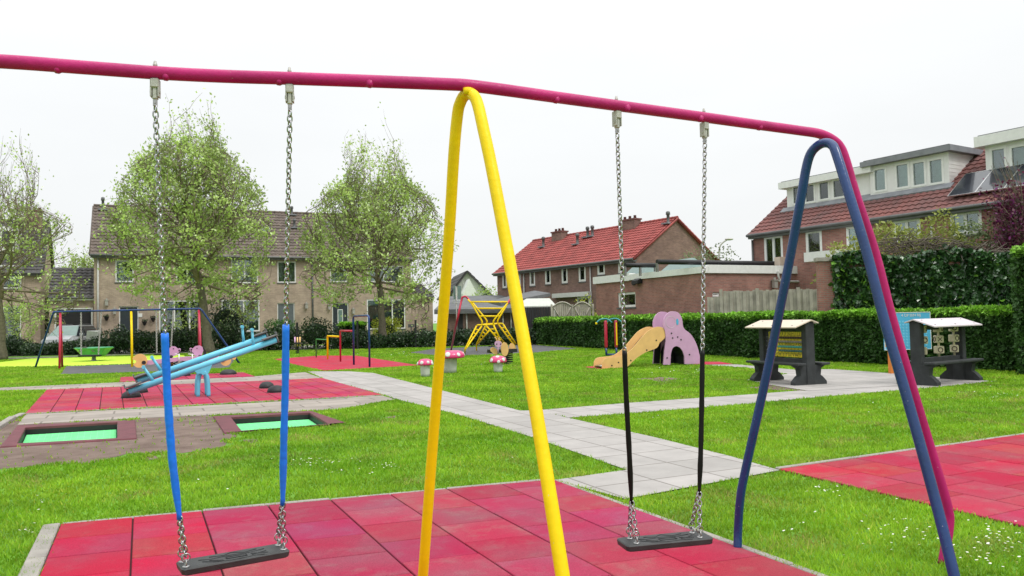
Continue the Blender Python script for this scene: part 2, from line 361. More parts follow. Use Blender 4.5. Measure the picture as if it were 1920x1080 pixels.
    mat('car_silver', (.42, .44, .46), .3, metal=.3, scale=2, var=.04, coat=.5); mat('tyre', (.02, .02, .02), .8)
    mat('skin_pink', (.50, .24, .36), .45, scale=5, var=.05); mat('bolt', (.35, .35, .35), .35, metal=.8)
    mat('teal_paint', (.05, .28, .33), .4)
    glassmat('glass')
    mat('headlight', (.6, .62, .64), .15)
    brickmat('brick_tan', (.50, .385, .285), (.39, .295, .225), (.32, .28, .24))
    brickmat('brick_red', (.36, .155, .125), (.26, .11, .092), (.25, .20, .17))
    brickmat('brick_dark', (.20, .11, .09), (.13, .075, .065), (.15, .125, .11))
    brickmat('brick_brown', (.26, .15, .12), (.18, .10, .085), (.2, .16, .14))
    a = -math.atan2(.43, .903)
    brickmat('paving', (.37, .35, .335), (.31, .295, .28), (.19, .175, .16), bw=.6, bh=.6, gap=.012, rot=a, off=.0, var=.12, bump=.3, loc=(.1, .2, 0), nscale=2.5)
    brickmat('paving_plank', (.34, .30, .265), (.26, .23, .205), (.17, .15, .13), bw=1.0, bh=.5, gap=.018, rot=a, off=.4, var=.2, bump=.3)
setup()
# ================================================================== GROUND
EXCL = []          # polygons where no grass grows
def sheet(name, pts, z, m, excl=True, kind='structure'):
    b = MB(); n = len(pts); b.add([(p[0], p[1], z) for p in pts], [tuple(range(n))]); 
    o = b.build(name, m, recalc=False)
    if o.data.polygons[0].normal.z < 0: o.data.flip_normals()
    tag(o, kind=kind)
    if excl: EXCL.append([(p[0], p[1]) for p in pts])
    return o
def gp(*px): return [G(x, y) for x, y in px]
from mathutils.geometry import tessellate_polygon
TO1, TI1 = [(0, 837), (33, 797), (253, 788), (256, 821)], [(32, 831), (48, 801), (220, 791), (220, 821)]
TO2, TI2 = [(421, 811), (400, 780), (583, 770), (648, 792)], [(453, 807), (433, 782), (580, 773), (618, 795.5)]
HOLES = [[G(x, y, .02).xy.to_3d() for x, y in t_] for t_ in (TI1, TI2)]
def holed(name, outer, z, m, holes):
    pts = [Vector((p[0], p[1], 0)) for p in outer]; allp = list(pts); L = [pts]
    for h in holes: L.append(h); allp += h
    b = MB(); b.add([(p.x, p.y, z) for p in allp], [tuple(t_) for t_ in tessellate_polygon(L)]); o = b.build(name, m, recalc=False)
    bm = bmesh.new(); bm.from_mesh(o.data)
    for f_ in bm.faces:
        if f_.normal.z < 0: f_.normal_flip()
    bm.to_mesh(o.data); bm.free(); return tag(o, kind='structure')
gb = MB(); X0, X1, Y0, Y1 = -16, 0, 6, 16
for q in ((-400, -60, 400, Y0), (-400, Y1, 400, 700), (-400, Y0, X0, Y1), (X1, Y0, 400, Y1)): gb.quad((q[0], q[1], 0), (q[2], q[1], 0), (q[2], q[3], 0), (q[0], q[3], 0))
tag(gb.build('ground', MT['grass_ground']), kind='structure')
holed('ground', [(X0, Y0), (X1, Y0), (X1, Y1), (X0, Y1)], 0, MT['grass_ground'], HOLES)

def tile_quad(name, A, B, Cc, Dd, nc, nr, stag, z=.02, gap=.0055, tintf=None, kerb_under=True):
    """A far left, B far right, C near right, D near left; tiles as bevelled pads"""
    A, B, Cc, Dd = [Vector((p[0], p[1], 0)) for p in (A, B, Cc, Dd)]
    def Q(u, v): return (A * (1 - u) + B * u) * (1 - v) + (Dd * (1 - u) + Cc * u) * v
    b = MB(); tints = []
    wu = (B - A).length / nc; wv = (Dd - A).length / nr
    for i in range(nc):
        v0 = 0.0; off = (stag if i % 2 else 0); js = [0.0]
        k = (off if off else 1)
        while k < nr - 1e-6: js.append(k / nr); k += 1
        js.append(1.0)
        for a, c in zip(js[:-1], js[1:]):
            gu, gv = gap / wu / nc, gap / wv / nr; be = .004
            u0, u1, q0, q1 = i / nc + gu, (i + 1) / nc - gu, a + gv, c - gv
            dz = random.uniform(-.0015, .0015); bu, bv = be / wu / nc, be / wv / nr
            lo = [Q(u0, q1), Q(u1, q1), Q(u1, q0), Q(u0, q0)]; hi = [Q(u0 + bu, q1 - bv), Q(u1 - bu, q1 - bv), Q(u1 - bu, q0 + bv), Q(u0 + bu, q0 + bv)]
            r0 = [Vector((p.x, p.y, .004)) for p in lo]; r1 = [Vector((p.x, p.y, z - .004 + dz)) for p in lo]; r2 = [Vector((p.x, p.y, z + dz)) for p in hi]
            b.loft([r0, r1, r2], False, True)
            t = tintf((u0 + u1) / 2, (q0 + q1) / 2) if tintf else (1, 1, 1); f = random.uniform(.9, 1.08)
            tints += [(t[0] * f, t[1] * f * random.uniform(.75, 1.25), t[2] * f * random.uniform(.85, 1.15), 1)] * 12
    o = b.build(name, MT['red_rubber'], recalc=False)
    at = o.data.color_attributes.new('tint', 'FLOAT_COLOR', 'POINT'); at.data.foreach_set('color', np.array(tints).reshape(-1))
    tag(o, kind='structure'); EXCL.append([(p.x, p.y) for p in (A, B, Cc, Dd)])
    u = MB(); u.quad((Dd.x, Dd.y, .004), (Cc.x, Cc.y, .004), (B.x, B.y, .004), (A.x, A.y, .004)); tag(u.build('safety_mat_joints', MT['rubber_joint'], recalc=False), kind='structure')
    return Q
A = G(113, 987); B = G(1037.6, 902.5)
Q1 = tile_quad('safety_mat', A, B, B + Vector((2.02, -4.22, 0)), A + Vector((2.01, -4.25, 0)), 8, 9.8, .45,
    tintf=lambda u, v: ((1.0, 1.1, 1.05) if u < .27 else (.84, 1.7, 1.4) if v < .45 else (.9, 1.5, 1.3)))
a2 = G(1460, 883); b2 = G(1920, 817); e2 = (b2 - a2) * 2.4; c2 = (G(1920, 985) - G(1500, 888)).normalized()
tile_quad('safety_mat', a2, a2 + e2, a2 + e2 + c2 * 5, a2 + c2 * 5, 18, 10, .5, tintf=lambda u, v: (.95, 1.5, 1.15))
m4 = gp((87, 732), (605, 710), (718, 742), (46, 777))
tile_quad('safety_mat', *m4, 16, 9, .5, tintf=lambda u, v: (.95, 1.8, 1.4), gap=.008)
m5 = gp((226, 708), (457, 699), (478, 706.5), (223, 717)); tile_quad('safety_mat', *m5, 8, 3, .5, tintf=lambda u, v: (.9, 1.6, 1.4), gap=.008)
m3 = gp((513, 674), (600, 667.5), (668, 667.5), (786, 686), (606, 696), (551, 684)); sheet('exercise_mat', m3, .02, MT['red_rubber'])
for nme, pts in (('landing_mat', gp((1090, 689), (1135, 686), (1160, 690), (1130, 693))), ('landing_mat', gp((1300, 679), (1350, 679), (1375, 683.5), (1300, 684.5)))):
    sheet(nme, pts, .014, MT['red_rubber'])
for o in bpy.data.objects:
    if o.name.startswith(('exercise_mat', 'landing_mat')):
        at = o.data.color_attributes.new('tint', 'FLOAT_COLOR', 'POINT'); at.data.foreach_set('color', np.tile([1.05, 1.5, 1.2, 1], len(o.data.vertices)))
sheet('lime_play_surface', gp((-160, 698), (60, 672.5), (280, 667), (345, 666), (352, 674), (244, 683), (140, 686.5), (0, 688.5)), .010, MT['lime_rubber'])
sheet('grey_play_surface', gp((113, 703), (124, 687.4), (244, 683.6), (345, 675), (440, 674), (430, 690), (297, 697)), .014, MT['grey_rubber'])
sheet('grey_play_surface', gp((765, 662), (812, 654.5), (900, 650), (1000, 646.5), (1085, 654), (1000, 662), (872, 667), (815, 666.5)), .010, MT['grey_rubber'])
# paths
pv, pp = MT['paving'], MT['paving_plank']
sheet('path', gp((1041, 902), (1175, 883), (1000, 822), (860, 779), (742, 749), (722, 742), (608, 711), (575, 697), (655, 697), (700, 700), (850, 738.5), (975, 771), (1010, 771), (1062, 784), (1230, 822), (1372, 858), (1462, 884), (1172, 938)), .012, pv)
sheet('path', gp((1000, 770.5), (1180, 756), (1375, 742.5), (1420, 739), (1500, 733), (1516, 733.5), (1680, 715), (1870, 715), (1745, 728), (1672, 734), (1500, 748.5), (1380, 760), (1180, 776), (1066, 784), (1040, 778)), .008, pv)
sheet('plaza', gp((1400, 713), (1475, 702), (1500, 694), (1560, 693), (1690, 702), (1745, 707), (1868, 716), (1700, 723), (1516, 734), (1440, 722)), .0125, pv)
sheet('path', gp((1296, 683.5), (1380, 683.5), (1420, 687), (1500, 694.5), (1475, 702), (1400, 690)), .006, pv)
sheet('path', gp((-200, 742), (0, 727.5), (223, 717.3), (478, 706), (572, 698), (606, 710.5), (87, 731.5), (0, 733), (-200, 750)), .006, pp)
sheet('path', gp((33, 797), (48, 777.5), (400, 760), (718, 742.5), (742, 749.5), (700, 756), (640, 768), (395, 779), (280, 784), (100, 793)), .006, pp)
# worn soil and dirt patches
def blob(pts, k=.35, n=6):
    o = []; m = len(pts)
    for i in range(m):
        a, b = pts[i], pts[(i + 1) % m]
        for j in range(n):
            t = j / n; p = a.lerp(b, t); L = (b - a).length
            if L > .6: p = p + Vector((random.uniform(-1, 1), random.uniform(-1, 1), 0)) * k * min(.35, L * .08)
            o.append(p)
    return o
DIRT = [gp((-260, 850), (35, 794), (250, 787), (290, 781), (395, 779), (440, 800), (448, 815), (415, 840), (340, 850), (240, 850), (180, 868), (90, 872), (0, 880), (-260, 930)),
        gp((722, 783), (740, 780), (756, 784), (738, 788)), gp((1185, 711), (1235, 707), (1290, 711), (1240, 716)), gp((1440, 722), (1500, 729), (1516, 734), (1440, 731), (1400, 727)),
        gp((0, 812), (33, 795), (46, 778), (30, 783), (-10, 806)), gp((455, 826), (480, 824), (486, 830), (462, 832)), gp((265, 858), (292, 856), (300, 862), (275, 864))]
for k, d in enumerate(DIRT):
    if k == 0: holed('bare_soil', blob(d), .003, MT['dirt'], [HOLES[0]])
    else: sheet('bare_soil', blob(d), .003 + .0005 * k, MT['dirt'], excl=False)
# kerbs
def kerb(pts, w=.05, h=.03, closed=False, side=1, name='kerb'):
    b = MB(); pts = [Vector((p[0], p[1], 0)) for p in pts]
    for a, c in zip(pts[:-1], pts[1:]):
        d = (c - a); L = d.length; d.normalize(); n = Vector((-d.y, d.x, 0)) * side; k = max(1, round(L / 1.0))
        for i in range(k):
            p = a + d * (L * (i + .004)/ k); q = a + d * (L * (i + 1) / k - .004)
            m = (p + q) / 2 + n * w / 2; z = h * random.uniform(.75, 1.15)
            b.obox(m + Vector((0, 0, z / 2 - .02)), (q - p) / 2, n * w / 2, (0, 0, z / 2 + .02), .006)
    return tag(b.build(name, MT['kerb']), kind='structure')
def qv(u, v): return Q1(u, v)
kerb([qv(0, 0), qv(1, 0)], .045, .022); kerb([qv(1, 0), qv(1, 1)], .05, .02, side=1)
kerb([qv(0, 1), qv(0, 0)], .11, .035, side=1)
kerb([a2, a2 + e2], .05, .025); kerb([m4[3], m4[2]], .04, .02, side=-1)
kerb(gp((-200, 820), (0, 806), (30, 786), (48, 778)), .10, .05, side=1)
kerb(gp((-200, 684), (0, 674), (400, 660.5), (560, 655), (800, 650), (860, 649)), .14, .06)
# street behind the shrubs
sheet('street', [(-60, 44.8), (12, 44.8), (12, 49.0), (-60, 49.0)], .02, MT['asphalt'])
sheet('pavement', [(-60, 49.0), (-3, 49.0), (-3, 53.5), (-60, 53.5)], .024, MT['kerb'])

for _t in (TO1, TO2): EXCL.append([(p.x, p.y) for p in [G(x, y, .02) for x, y in _t]])
# ---- grass blades
def pip_all(x, y):
    e = np.zeros(len(x), bool)
    for p in EXCL: e |= inpoly(x, y, p)
    return e
def grass(n, name='grass'):
    d0, d1 = 3.2, 47.0
    d = (d0 ** .5 + rng.random(n) * (d1 ** .5 - d0 ** .5)) ** 2
    th = (rng.random(n) - .5) * 1.5
    x = d * np.sin(th); y = d * np.cos(th)
    jx = x + rng.normal(size=n) * .012; jy = y + rng.normal(size=n) * .012
    keep = ~pip_all(jx, jy)
    # worn soil: only sparse tufts
    nz = np.sin(x * 3.1 + 1.3 * np.sin(y * 2.3)) * np.cos(y * 2.7 + 1.7 * np.sin(x * 1.9)) + .5 * np.sin(x * 7.3 + y * 5.1)
    for k, dp in enumerate(DIRT):
        ins = inpoly(x + .12 * np.sin(y * 9), y + .12 * np.sin(x * 8), [(p[0], p[1]) for p in dp]); keep &= ~(ins & (rng.random(n) > (.02 if k == 0 else .12)))
    keep &= ~((x > 12.5) & (y > 18 + 0)) | (rng.random(n) < .0)
    x, y, d, nz = x[keep], y[keep], d[keep], nz[keep]; n = len(x)
    cl = .5 + .5 * np.sin(x * 5.3 + 2 * np.sin(y * 4.1)) * np.sin(y * 6.1 + 2 * np.sin(x * 3.7))
    cl2 = .5 + .5 * np.sin(x * 1.3 + 1.5 * np.sin(y * .9)) * np.sin(y * 1.1 + 1.9 * np.sin(x * .8))
    h = (.014 + .018 * rng.random(n) + .020 * cl * rng.random(n)) * (1 + .012 * d)
    wd = np.maximum(.0035, d * .00105)
    ph = rng.random(n) * 2 * PI; lean = h * (.25 + .75 * rng.random(n)); la = rng.random(n) * 2 * PI
    v = np.empty((n, 3, 3)); bx, by = np.cos(ph) * wd, np.sin(ph) * wd
    v[:, 0] = np.stack([x - bx, y - by, np.full(n, -.002)], 1); v[:, 1] = np.stack([x + bx, y + by, np.full(n, -.002)], 1)
    v[:, 2] = np.stack([x + np.cos(la) * lean, y + np.sin(la) * lean, h], 1)
    me = bpy.data.meshes.new(name); me.vertices.add(n * 3); me.vertices.foreach_set('co', v.reshape(-1))
    me.loops.add(n * 3); me.loops.foreach_set('vertex_index', np.arange(n * 3, dtype=np.int32)); me.polygons.add(n)
    me.polygons.foreach_set('loop_start', np.arange(n, dtype=np.int32) * 3)
    try: me.polygons.foreach_set('loop_total', np.full(n, 3, dtype=np.int32))
    except Exception: pass
    me.update(calc_edges=True)
    t = .74 + .34 * rng.random(n) + .34 * (cl - .5) + .18 * (cl2 - .5); yl = (rng.random(n) < .06) * .5
    tint = np.stack([t * (1 + yl) + .14 * (cl2 - .4), t, t * (1 + yl * 2), np.ones(n)], 1)
    dry = np.clip(np.sin(x * 2.1 + 2.2 * np.sin(y * 1.7 + .5)) * np.sin(y * 2.5 + 1.8 * np.sin(x * 2.9)) * 1.6 - .75, 0, 1) * (rng.random(n) < .6)
    tint[:, 0] *= 1 + .35 * dry; tint[:, 1] *= 1 - .22 * dry; tint[:, 2] *= 1 + 2.5 * dry
    at = me.color_attributes.new('tint', 'FLOAT_COLOR', 'POINT'); at.data.foreach_set('color', np.repeat(tint, 3, 0).reshape(-1))
    me.materials.append(MT['grass_blade']); o = bpy.data.objects.new(name, me); C.objects.link(o)
    return tag(o, 'short bright green lawn grass growing between the paths and mats', 'grass', kind='stuff')
grass(900000)
# ---- daisies
def daisies():
    P = []
    cl = [((610, 873), 60, 7, 60), ((730, 880), 25, 8, 22), ((660, 892), 70, 8, 18), ((1540, 930), 38, 12, 26), ((1700, 1010), 80, 22, 35), ((1870, 1020), 60, 30, 65), ((1850, 1060), 70, 22, 30),
          ((50, 1008), 14, 6, 12), ((1880, 745), 60, 16, 40), ((1700, 760), 120, 25, 20), ((90, 960), 60, 40, 12), ((1000, 850), 120, 30, 8), ((900, 690), 110, 14, 22), ((1260, 696), 70, 7, 22),
          ((740, 665), 60, 7, 30), ((960, 755), 80, 10, 14), ((430, 900), 150, 40, 12), ((1250, 800), 120, 25, 10), ((1600, 1000), 150, 50, 14), ((200, 690), 90, 5, 16)]
    for (cx, cy), sx, sy, k in cl:
        for _ in range(k):
            p = G(cx + random.gauss(0, .55) * sx, max(655, cy + random.gauss(0, .55) * sy)); P.append(p)
    xs = np.array([p.x for p in P]); ys = np.array([p.y for p in P]); e = pip_all(xs, ys)
    b = MB()
    for p, q in zip(P, e):
        if q: continue
        d = p.y; r = max(.008, d * .0008) * random.uniform(.75, 1.15); z = random.uniform(.04, .06) * (1 + .01 * d)
        tx, ty = random.uniform(-.4, .4), random.uniform(-.5, .2)
        ring = [Vector((p.x + math.cos(a) * r, p.y + math.sin(a) * r, z + (math.cos(a) * tx + math.sin(a) * ty) * r)) for a in [2 * PI * i / 8 for i in range(8)]]
        b.cur = 0; b.add(ring + [Vector((p.x, p.y, z + r * .15))], [(i, (i + 1) % 8, 8) for i in range(8)])
        b.cur = 1; b.add([Vector((p.x + math.cos(a) * r * .35, p.y + math.sin(a) * r * .35, z + r * .3)) for a in [0, 1.57, 3.14, 4.71]], [(0, 1, 2, 3)])
    tag(b.build('daisies', [MT['petal_white'], MT['yellow_tile']], recalc=False), 'scattered white daisies flowering in the lawn', 'daisies', kind='stuff')
daisies()

# ================================================================== NEAR SWING SET
def smooth(pts, k=6):
    pts = [Vector(p) for p in pts]; o = []
    for i in range(len(pts) - 1):
        p0, p1, p2, p3 = pts[max(i - 1, 0)], pts[i], pts[i + 1], pts[min(i + 2, len(pts) - 1)]
        for j in range(k):
            t = j / k
            o.append(.5 * ((2 * p1) + (p2 - p0) * t + (2 * p0 - 5 * p1 + 4 * p2 - p3) * t * t + (3 * p1 - p0 - 3 * p2 + p3) * t ** 3))
    return o + [pts[-1]]
ZB = 2.5
sw = thing('swing_set', 'tall near swing frame with magenta top bar over yellow and blue arched legs', 'swing frame')
bl = [G(-700, 88, ZB), G(-300, 100, ZB), G(0, 115, ZB), G(150, 126, ZB), G(300, 137, ZB), G(420, 143, ZB), G(545, 147, ZB), G(700, 152.5, ZB), G(840, 158, ZB), G(880, 160.5, ZB), G(940, 168, ZB), G(1040, 182, ZB), G(1157, 198, ZB), G(1320, 220, ZB), G(1420, 234, ZB), G(1500, 245, ZB)]
ye = bl[-1].y
end = [D(1537, 251, ye + .05), D(1561, 262, ye + .07), D(1575, 276, ye + .08), D(1585, 300, ye + .08), D(1605, 368, ye + .08), D(1640, 473, ye + .08), D(1673, 600, ye + .08), D(1714, 740, ye + .09), D(1755, 876, ye + .1), D(1776, 950, ye + .1), D(1779, 985, ye + .1), G(1768, 1058)]
b = MB(); b.tube(smooth(bl + end, 5), .0275, 16); beam = b.build('top_bar', MT['magenta_paint'], sw)
def bp(x, y):      # point on the bar axis
    return G(x, y, ZB)
for i, (x, y) in enumerate([(110, 125), (312, 139), (523, 148), (692, 153), (1040, 183), (1172, 200), (1309, 219), (1420, 235)]):
    c = bp(x, y); b = MB(); d = (bp(x + 10, y + 1) - c).normalized(); dn = Vector((.25, -.75, -.6)).normalized()
    b.lathe(c + dn * .018, [(.022, 0), (.020, .010), (.013, .017), (.010, .022), (0, .026)], 10, dn); b.build('weld_stub', MT['magenta_paint'], sw)
yt = bp(877, 160).y
yl = [G(789, 1116), D(793, 1080, 4.08), D(814, 800, 3.9), D(840, 470, 3.68), D(851, 290, 3.56), D(858, 214, 3.52), D(863, 193, 3.50), D(870, 180, 3.48), D(880, 175, yt), D(890, 182, 3.42), D(897, 200, 3.40), D(906, 240, 3.36), D(925, 330, 3.3), D(968, 560, 3.15), D(1010, 800, 2.98), D(1055, 1080, 2.84), D(1086, 1290, 2.75), D(1090, 1380, 2.74)]
yl[-1] = G(1092, 1385)
b = MB(); b.tube(smooth(yl, 4), .0262, 16); b.build('arched_leg', MT['yellow_paint'], sw)['label'] = 'yellow arched middle legs'
bt = bp(1540, 250).y
bl2 = [G(1383, 1031), D(1384, 990, 4.92), D(1388, 935, 4.88), D(1398, 880, 4.84), D(1440, 690, 4.72), D(1478, 500, 4.6), D(1502, 370, 4.5), D(1511, 318, 4.47), D(1519, 290, 4.45), D(1531, 275, 4.42), D(1546, 268, 4.38), D(1560, 272, 4.34), D(1569, 291, 4.3), D(1593, 368, 4.22), D(1625, 473, 4.14), D(1658, 600, 4.06), D(1699, 740, 3.97), D(1737, 876, 3.88), D(1766, 985, 3.81), D(1789, 1080, 3.75), D(1808, 1160, 3.71), G(1811, 1175)]
b = MB(); b.tube(smooth(bl2, 4), .0262, 16); b.build('arched_leg', MT['navy_paint'], sw)['label'] = 'dark blue arched end legs'
for x, y in ((877, 172), (1543, 263)):
    c = G(x, y, ZB - .035); b = MB(); b.lathe(c + Vector((0, 0, -.015)), [(.02, 0), (.022, .03)], 10); b.build('weld_joint', MT['yellow_paint'] if x < 900 else MT['navy_paint'], sw)
reloc(sw, G(1383, 1031))

def link_ring(c, t, side, L=.030, W=.019, r=.0033):
    """one stadium-shaped chain link centred at c, long axis t, width axis side"""
    h = L / 2 - W / 2; pts = []
    for a in range(6): q = -PI / 2 + PI * a / 5; pts.append(c + t * (h + math.cos(q) * W / 2) + side * math.sin(q) * W / 2)
    for a in range(6): q = PI / 2 + PI * a / 5; pts.append(c + t * (-h + math.cos(q) * W / 2) + side * math.sin(q) * W / 2)
    return pts
def ring_tube(b, pts, r, seg=6):
    n = len(pts); c = sum(pts, Vector()) / n; nn = (pts[0] - c).cross(pts[n // 4] - c).normalized(); R = []
    for i in range(n):
        t = (pts[(i + 1) % n] - pts[i - 1]).normalized(); x = t.cross(nn).normalized()
        R.append([pts[i] + (x * math.cos(2 * PI * j / seg) + nn * math.sin(2 * PI * j / seg)) * r for j in range(seg)])
    R.append(R[0]); b.loft(R, False, False, True)
def chain(b, p, q, L=.030, W=.0195, r=.0034, tw=.5):
    p, q = Vector(p), Vector(q); t = (q - p).normalized(); pitch = L - 2 * r - .001; n = max(1, round((q - p).length / pitch))
    a = t.cross(Vector((.3, 1, .1))).normalized(); e = t.cross(a)
    for i in range(n):
        ang = tw + (PI / 2 if i % 2 else 0) + random.uniform(-.12, .12); s = a * math.cos(ang) + e * math.sin(ang)
        ring_tube(b, link_ring(p + (q - p) * ((i + .5) / n), t, s, L, W, r), r)
def hanger(parent, x, y, d):
    c = bp(x, y); nrm = Vector((-d.y, d.x, 0)); z = Vector((0, 0, 1))
    g = MB(); g.obox(c - z * .045, d * .017, nrm * .021, z * .020, .004)
    for s in (-1, 1): g.obox(c - z * .080 + nrm * .0 + d * .0145 * s, d * .003, nrm * .018, z * .022, .0015)
    br = g.build('bracket', MT['cast_alu'], parent)
    g = MB(); g.obox(c - z * .085, d * .0108, nrm * .014, z * .028, .005); g.lathe(c - z * .080 - d * .02, [(.008, 0), (.008, .04)], 10, d)
    g.build('swivel', MT['cast_alu'], br)
    g = MB(); g.lathe(c + z * .024, [(.009, 0), (.009, .012), (.007, .016), (.0055, .026)], 6, z); g.build('bolt', MT['cast_alu'], br)
    g = MB(); g.obox(c - z * .124, d * .008, nrm * .009, z * .016, .003); g.lathe(c - z * .124 - nrm * .012, [(.005, 0), (.005, .024)], 8, nrm); g.build('shackle', MT['bolt'], br)
    return c - z * .138
def swing(label, tops, sleeves, seatz, seat_px, sleevemat, sr, half, depth, extra):
    t = thing('swing', label, 'swing', 'swings hanging from the near frame')
    e0 = G(seat_px[0][0], seat_px[0][1], seatz); e1 = G(seat_px[1][0], seat_px[1][1], seatz)
    d = (e1 - e0).normalized(); nn = Vector((-d.y, d.x, 0)); mid = (e0 + e1) / 2
    dt = (bp(*tops[1]) - bp(*tops[0])).normalized()
    # seat
    b = MB(); prof = [(-1, .0), (-.97, .55), (-.9, .8), (-.75, .95), (-.5, 1), (0, 1), (.5, 1), (.75, .95), (.9, .8), (.97, .55), (1, 0)]
    ol = []; c = .035
    pts = [(-half + c * .3, -depth), (half - c * .3, -depth), (half, -depth + c * .5), (half, depth - c * .5), (half - c * .3, depth), (-half + c * .3, depth), (-half, depth - c * .5), (-half, -depth + c * .5)]
    R = []
    for z, k in ((-.033, .012), (-.027, .003), (-.005, 0), (0, .005)):
        R.append([mid + d * (px - math.copysign(k, px)) + nn * (py - math.copysign(k, py)) + Vector((0, 0, z)) for px, py in pts])
    b.loft(R, True, True); seat = b.build('seat', MT['seat_rubber'], t)
    b = MB()      # tread pattern
    for l in ([(-.5, .5), (-.2, .35), (.0, .75), (.25, .3), (.55, .55)], [(-.75, .25), (-.5, .05), (-.1, .2), (.35, .1), (.7, .3)], [(-.2, -.1), (-.2, -.45), (.25, -.45), (.25, -.1), (-.2, -.1)],
              [(-.55, -.2), (-.28, -.55)], [(-.7, -.2), (-.4, -.7)], [(.35, -.2), (.7, -.55)], [(.35, -.5), (.7, -.15)], [(-.5, -.6), (-.1, -.85), (.4, -.7), (.6, -.85)]):
        b.tube([mid + d * half * .85 * x + nn * depth * y + Vector((0, 0, .001)) for x, y in l], .0022, 5)
    b.build('tread_pattern', MT['seat_rubber'], seat)
    for k in (0, 1):
        hp = hanger(t, tops[k][0], tops[k][1], dt); e = (e0, e1)[k]; (s0, s1) = sleeves[k]
        def on(px):      # along the chain, depth between hanger and seat
            z0, z1 = hp.z, e.z; Y = hp.y
            for _ in range(4):
                p = D(px[0], px[1], Y); f = (z0 - p.z) / (z0 - z1); Y = hp.y + (e.y - hp.y) * f
            return D(px[0], px[1], Y)
        S0, S1 = on(s0), on(s1); b = MB(); chain(b, hp, S0 + Vector((0, 0, -.01))); b.build('chain', MT['chain_steel'], t)
        b = MB(); mids = [on(q) for q in extra[k]]; P = smooth([S0] + mids + [S1], 6); n = len(P)
        rad = [sr * (1 + .06 * math.sin(i * 1.9) + (.0 if 1 < i < n - 2 else -.08)) for i in range(n)]
        rad[-4:] = [sr * .95, sr * .8, sr * .62, sr * .78]; b.tube(P, rad, 12); b.build('sleeve', sleevemat, t)
        ib = MB()
        for sgn in (-1, 1):
            q = e + nn * depth * .55 * sgn + Vector((0, 0, .0)); top = q + Vector((0, 0, .045))
            chain(ib, S1 + Vector((0, 0, .01)) + nn * .006 * sgn, top, tw=.2 + sgn * .5)
            ring_tube(ib, [top + d * math.cos(a) * .017 + Vector((0, 0, math.sin(a) * .017 - .006)) for a in [2 * PI * i / 14 for i in range(14)]], .0032)
        ib.build('chain', MT['chain_steel'], t)
        for sgn in (-1, 1):
            g = MB(); q = e + nn * depth * .55 * sgn
            ring_tube(g, [q + Vector((0, 0, .016)) + nn * math.cos(a) * .013 + Vector((0, 0, math.sin(a) * .015)) for a in [2 * PI * i / 12 for i in range(12)]], .0036)
            g.lathe(q + Vector((0, 0, -.001)), [(.016, 0), (.016, .004), (.008, .007)], 10); g.build('eye_bolt', MT['bolt'], t)
    reloc(t, mid)
swing('swing with blue chain sleeves and black rubber seat, left of the yellow legs', [(291, 137), (543, 148)], [((309, 625), (337, 973)), ((536, 609), (530, 946))], .41, [(345, 1058), (527, 1026)], MT['blue_sleeve'], .0165, .235, .078, [[(313, 720), (318, 800), (324, 870)], [(535, 720), (532, 830)]])
swing('swing with black chain sleeves, between the yellow and the dark blue legs', [(1156, 199), (1320, 221)], [((1171, 657), (1184, 944)), ((1317, 657), (1311, 927))], .345, [(1187, 1014), (1305, 1003)], MT['black_gloss'], .0132, .232, .078, [[(1174, 740), (1180, 850)], [(1316, 740), (1314, 840)]])

# ================================================================== BUILDING TOOLS
def rect(fr, x0, y0, x1, y1):
    ym, xm = (y0 + y1) / 2, (x0 + x1) / 2
    a, c = fr.px(x0, ym)[0], fr.px(x1, ym)[0]; z1, z0 = fr.px(xm, y0)[1], fr.px(xm, y1)[1]
    return (min(a, c), max(a, c), min(z0, z1), max(z0, z1))
def wallholes(b, fr, s0, s1, z0, z1, holes, o=0, th=.22):
    hs = [h for h in holes if h[1] > s0 and h[0] < s1 and h[3] > z0 and h[2] < z1]
    xs = sorted({s0, s1} | {min(max(h[0], s0), s1) for h in hs} | {min(max(h[1], s0), s1) for h in hs})
    zs = sorted({z0, z1} | {min(max(h[2], z0), z1) for h in hs} | {min(max(h[3], z0), z1) for h in hs})
    for a, c in zip(xs[:-1], xs[1:]):
        for p, q in zip(zs[:-1], zs[1:]):
            if c - a < 1e-4 or q - p < 1e-4: continue
            m, k = (a + c) / 2, (p + q) / 2
            if any(h[0] < m < h[1] and h[2] < k < h[3] for h in hs): continue
            b.quad(fr.P(a, p, o), fr.P(c, p, o), fr.P(c, q, o), fr.P(a, q, o))
    for h in hs:
        a, c, p, q = max(h[0], s0), min(h[1], s1), max(h[2], z0), min(h[3], z1)
        for u, v in (((a, p), (a, q)), ((c, q), (c, p)), ((a, q), (c, q)), ((c, p), (a, p))):
            b.quad(fr.P(u[0], u[1], o), fr.P(v[0], v[1], o), fr.P(v[0], v[1], o - th), fr.P(u[0], u[1], o - th))
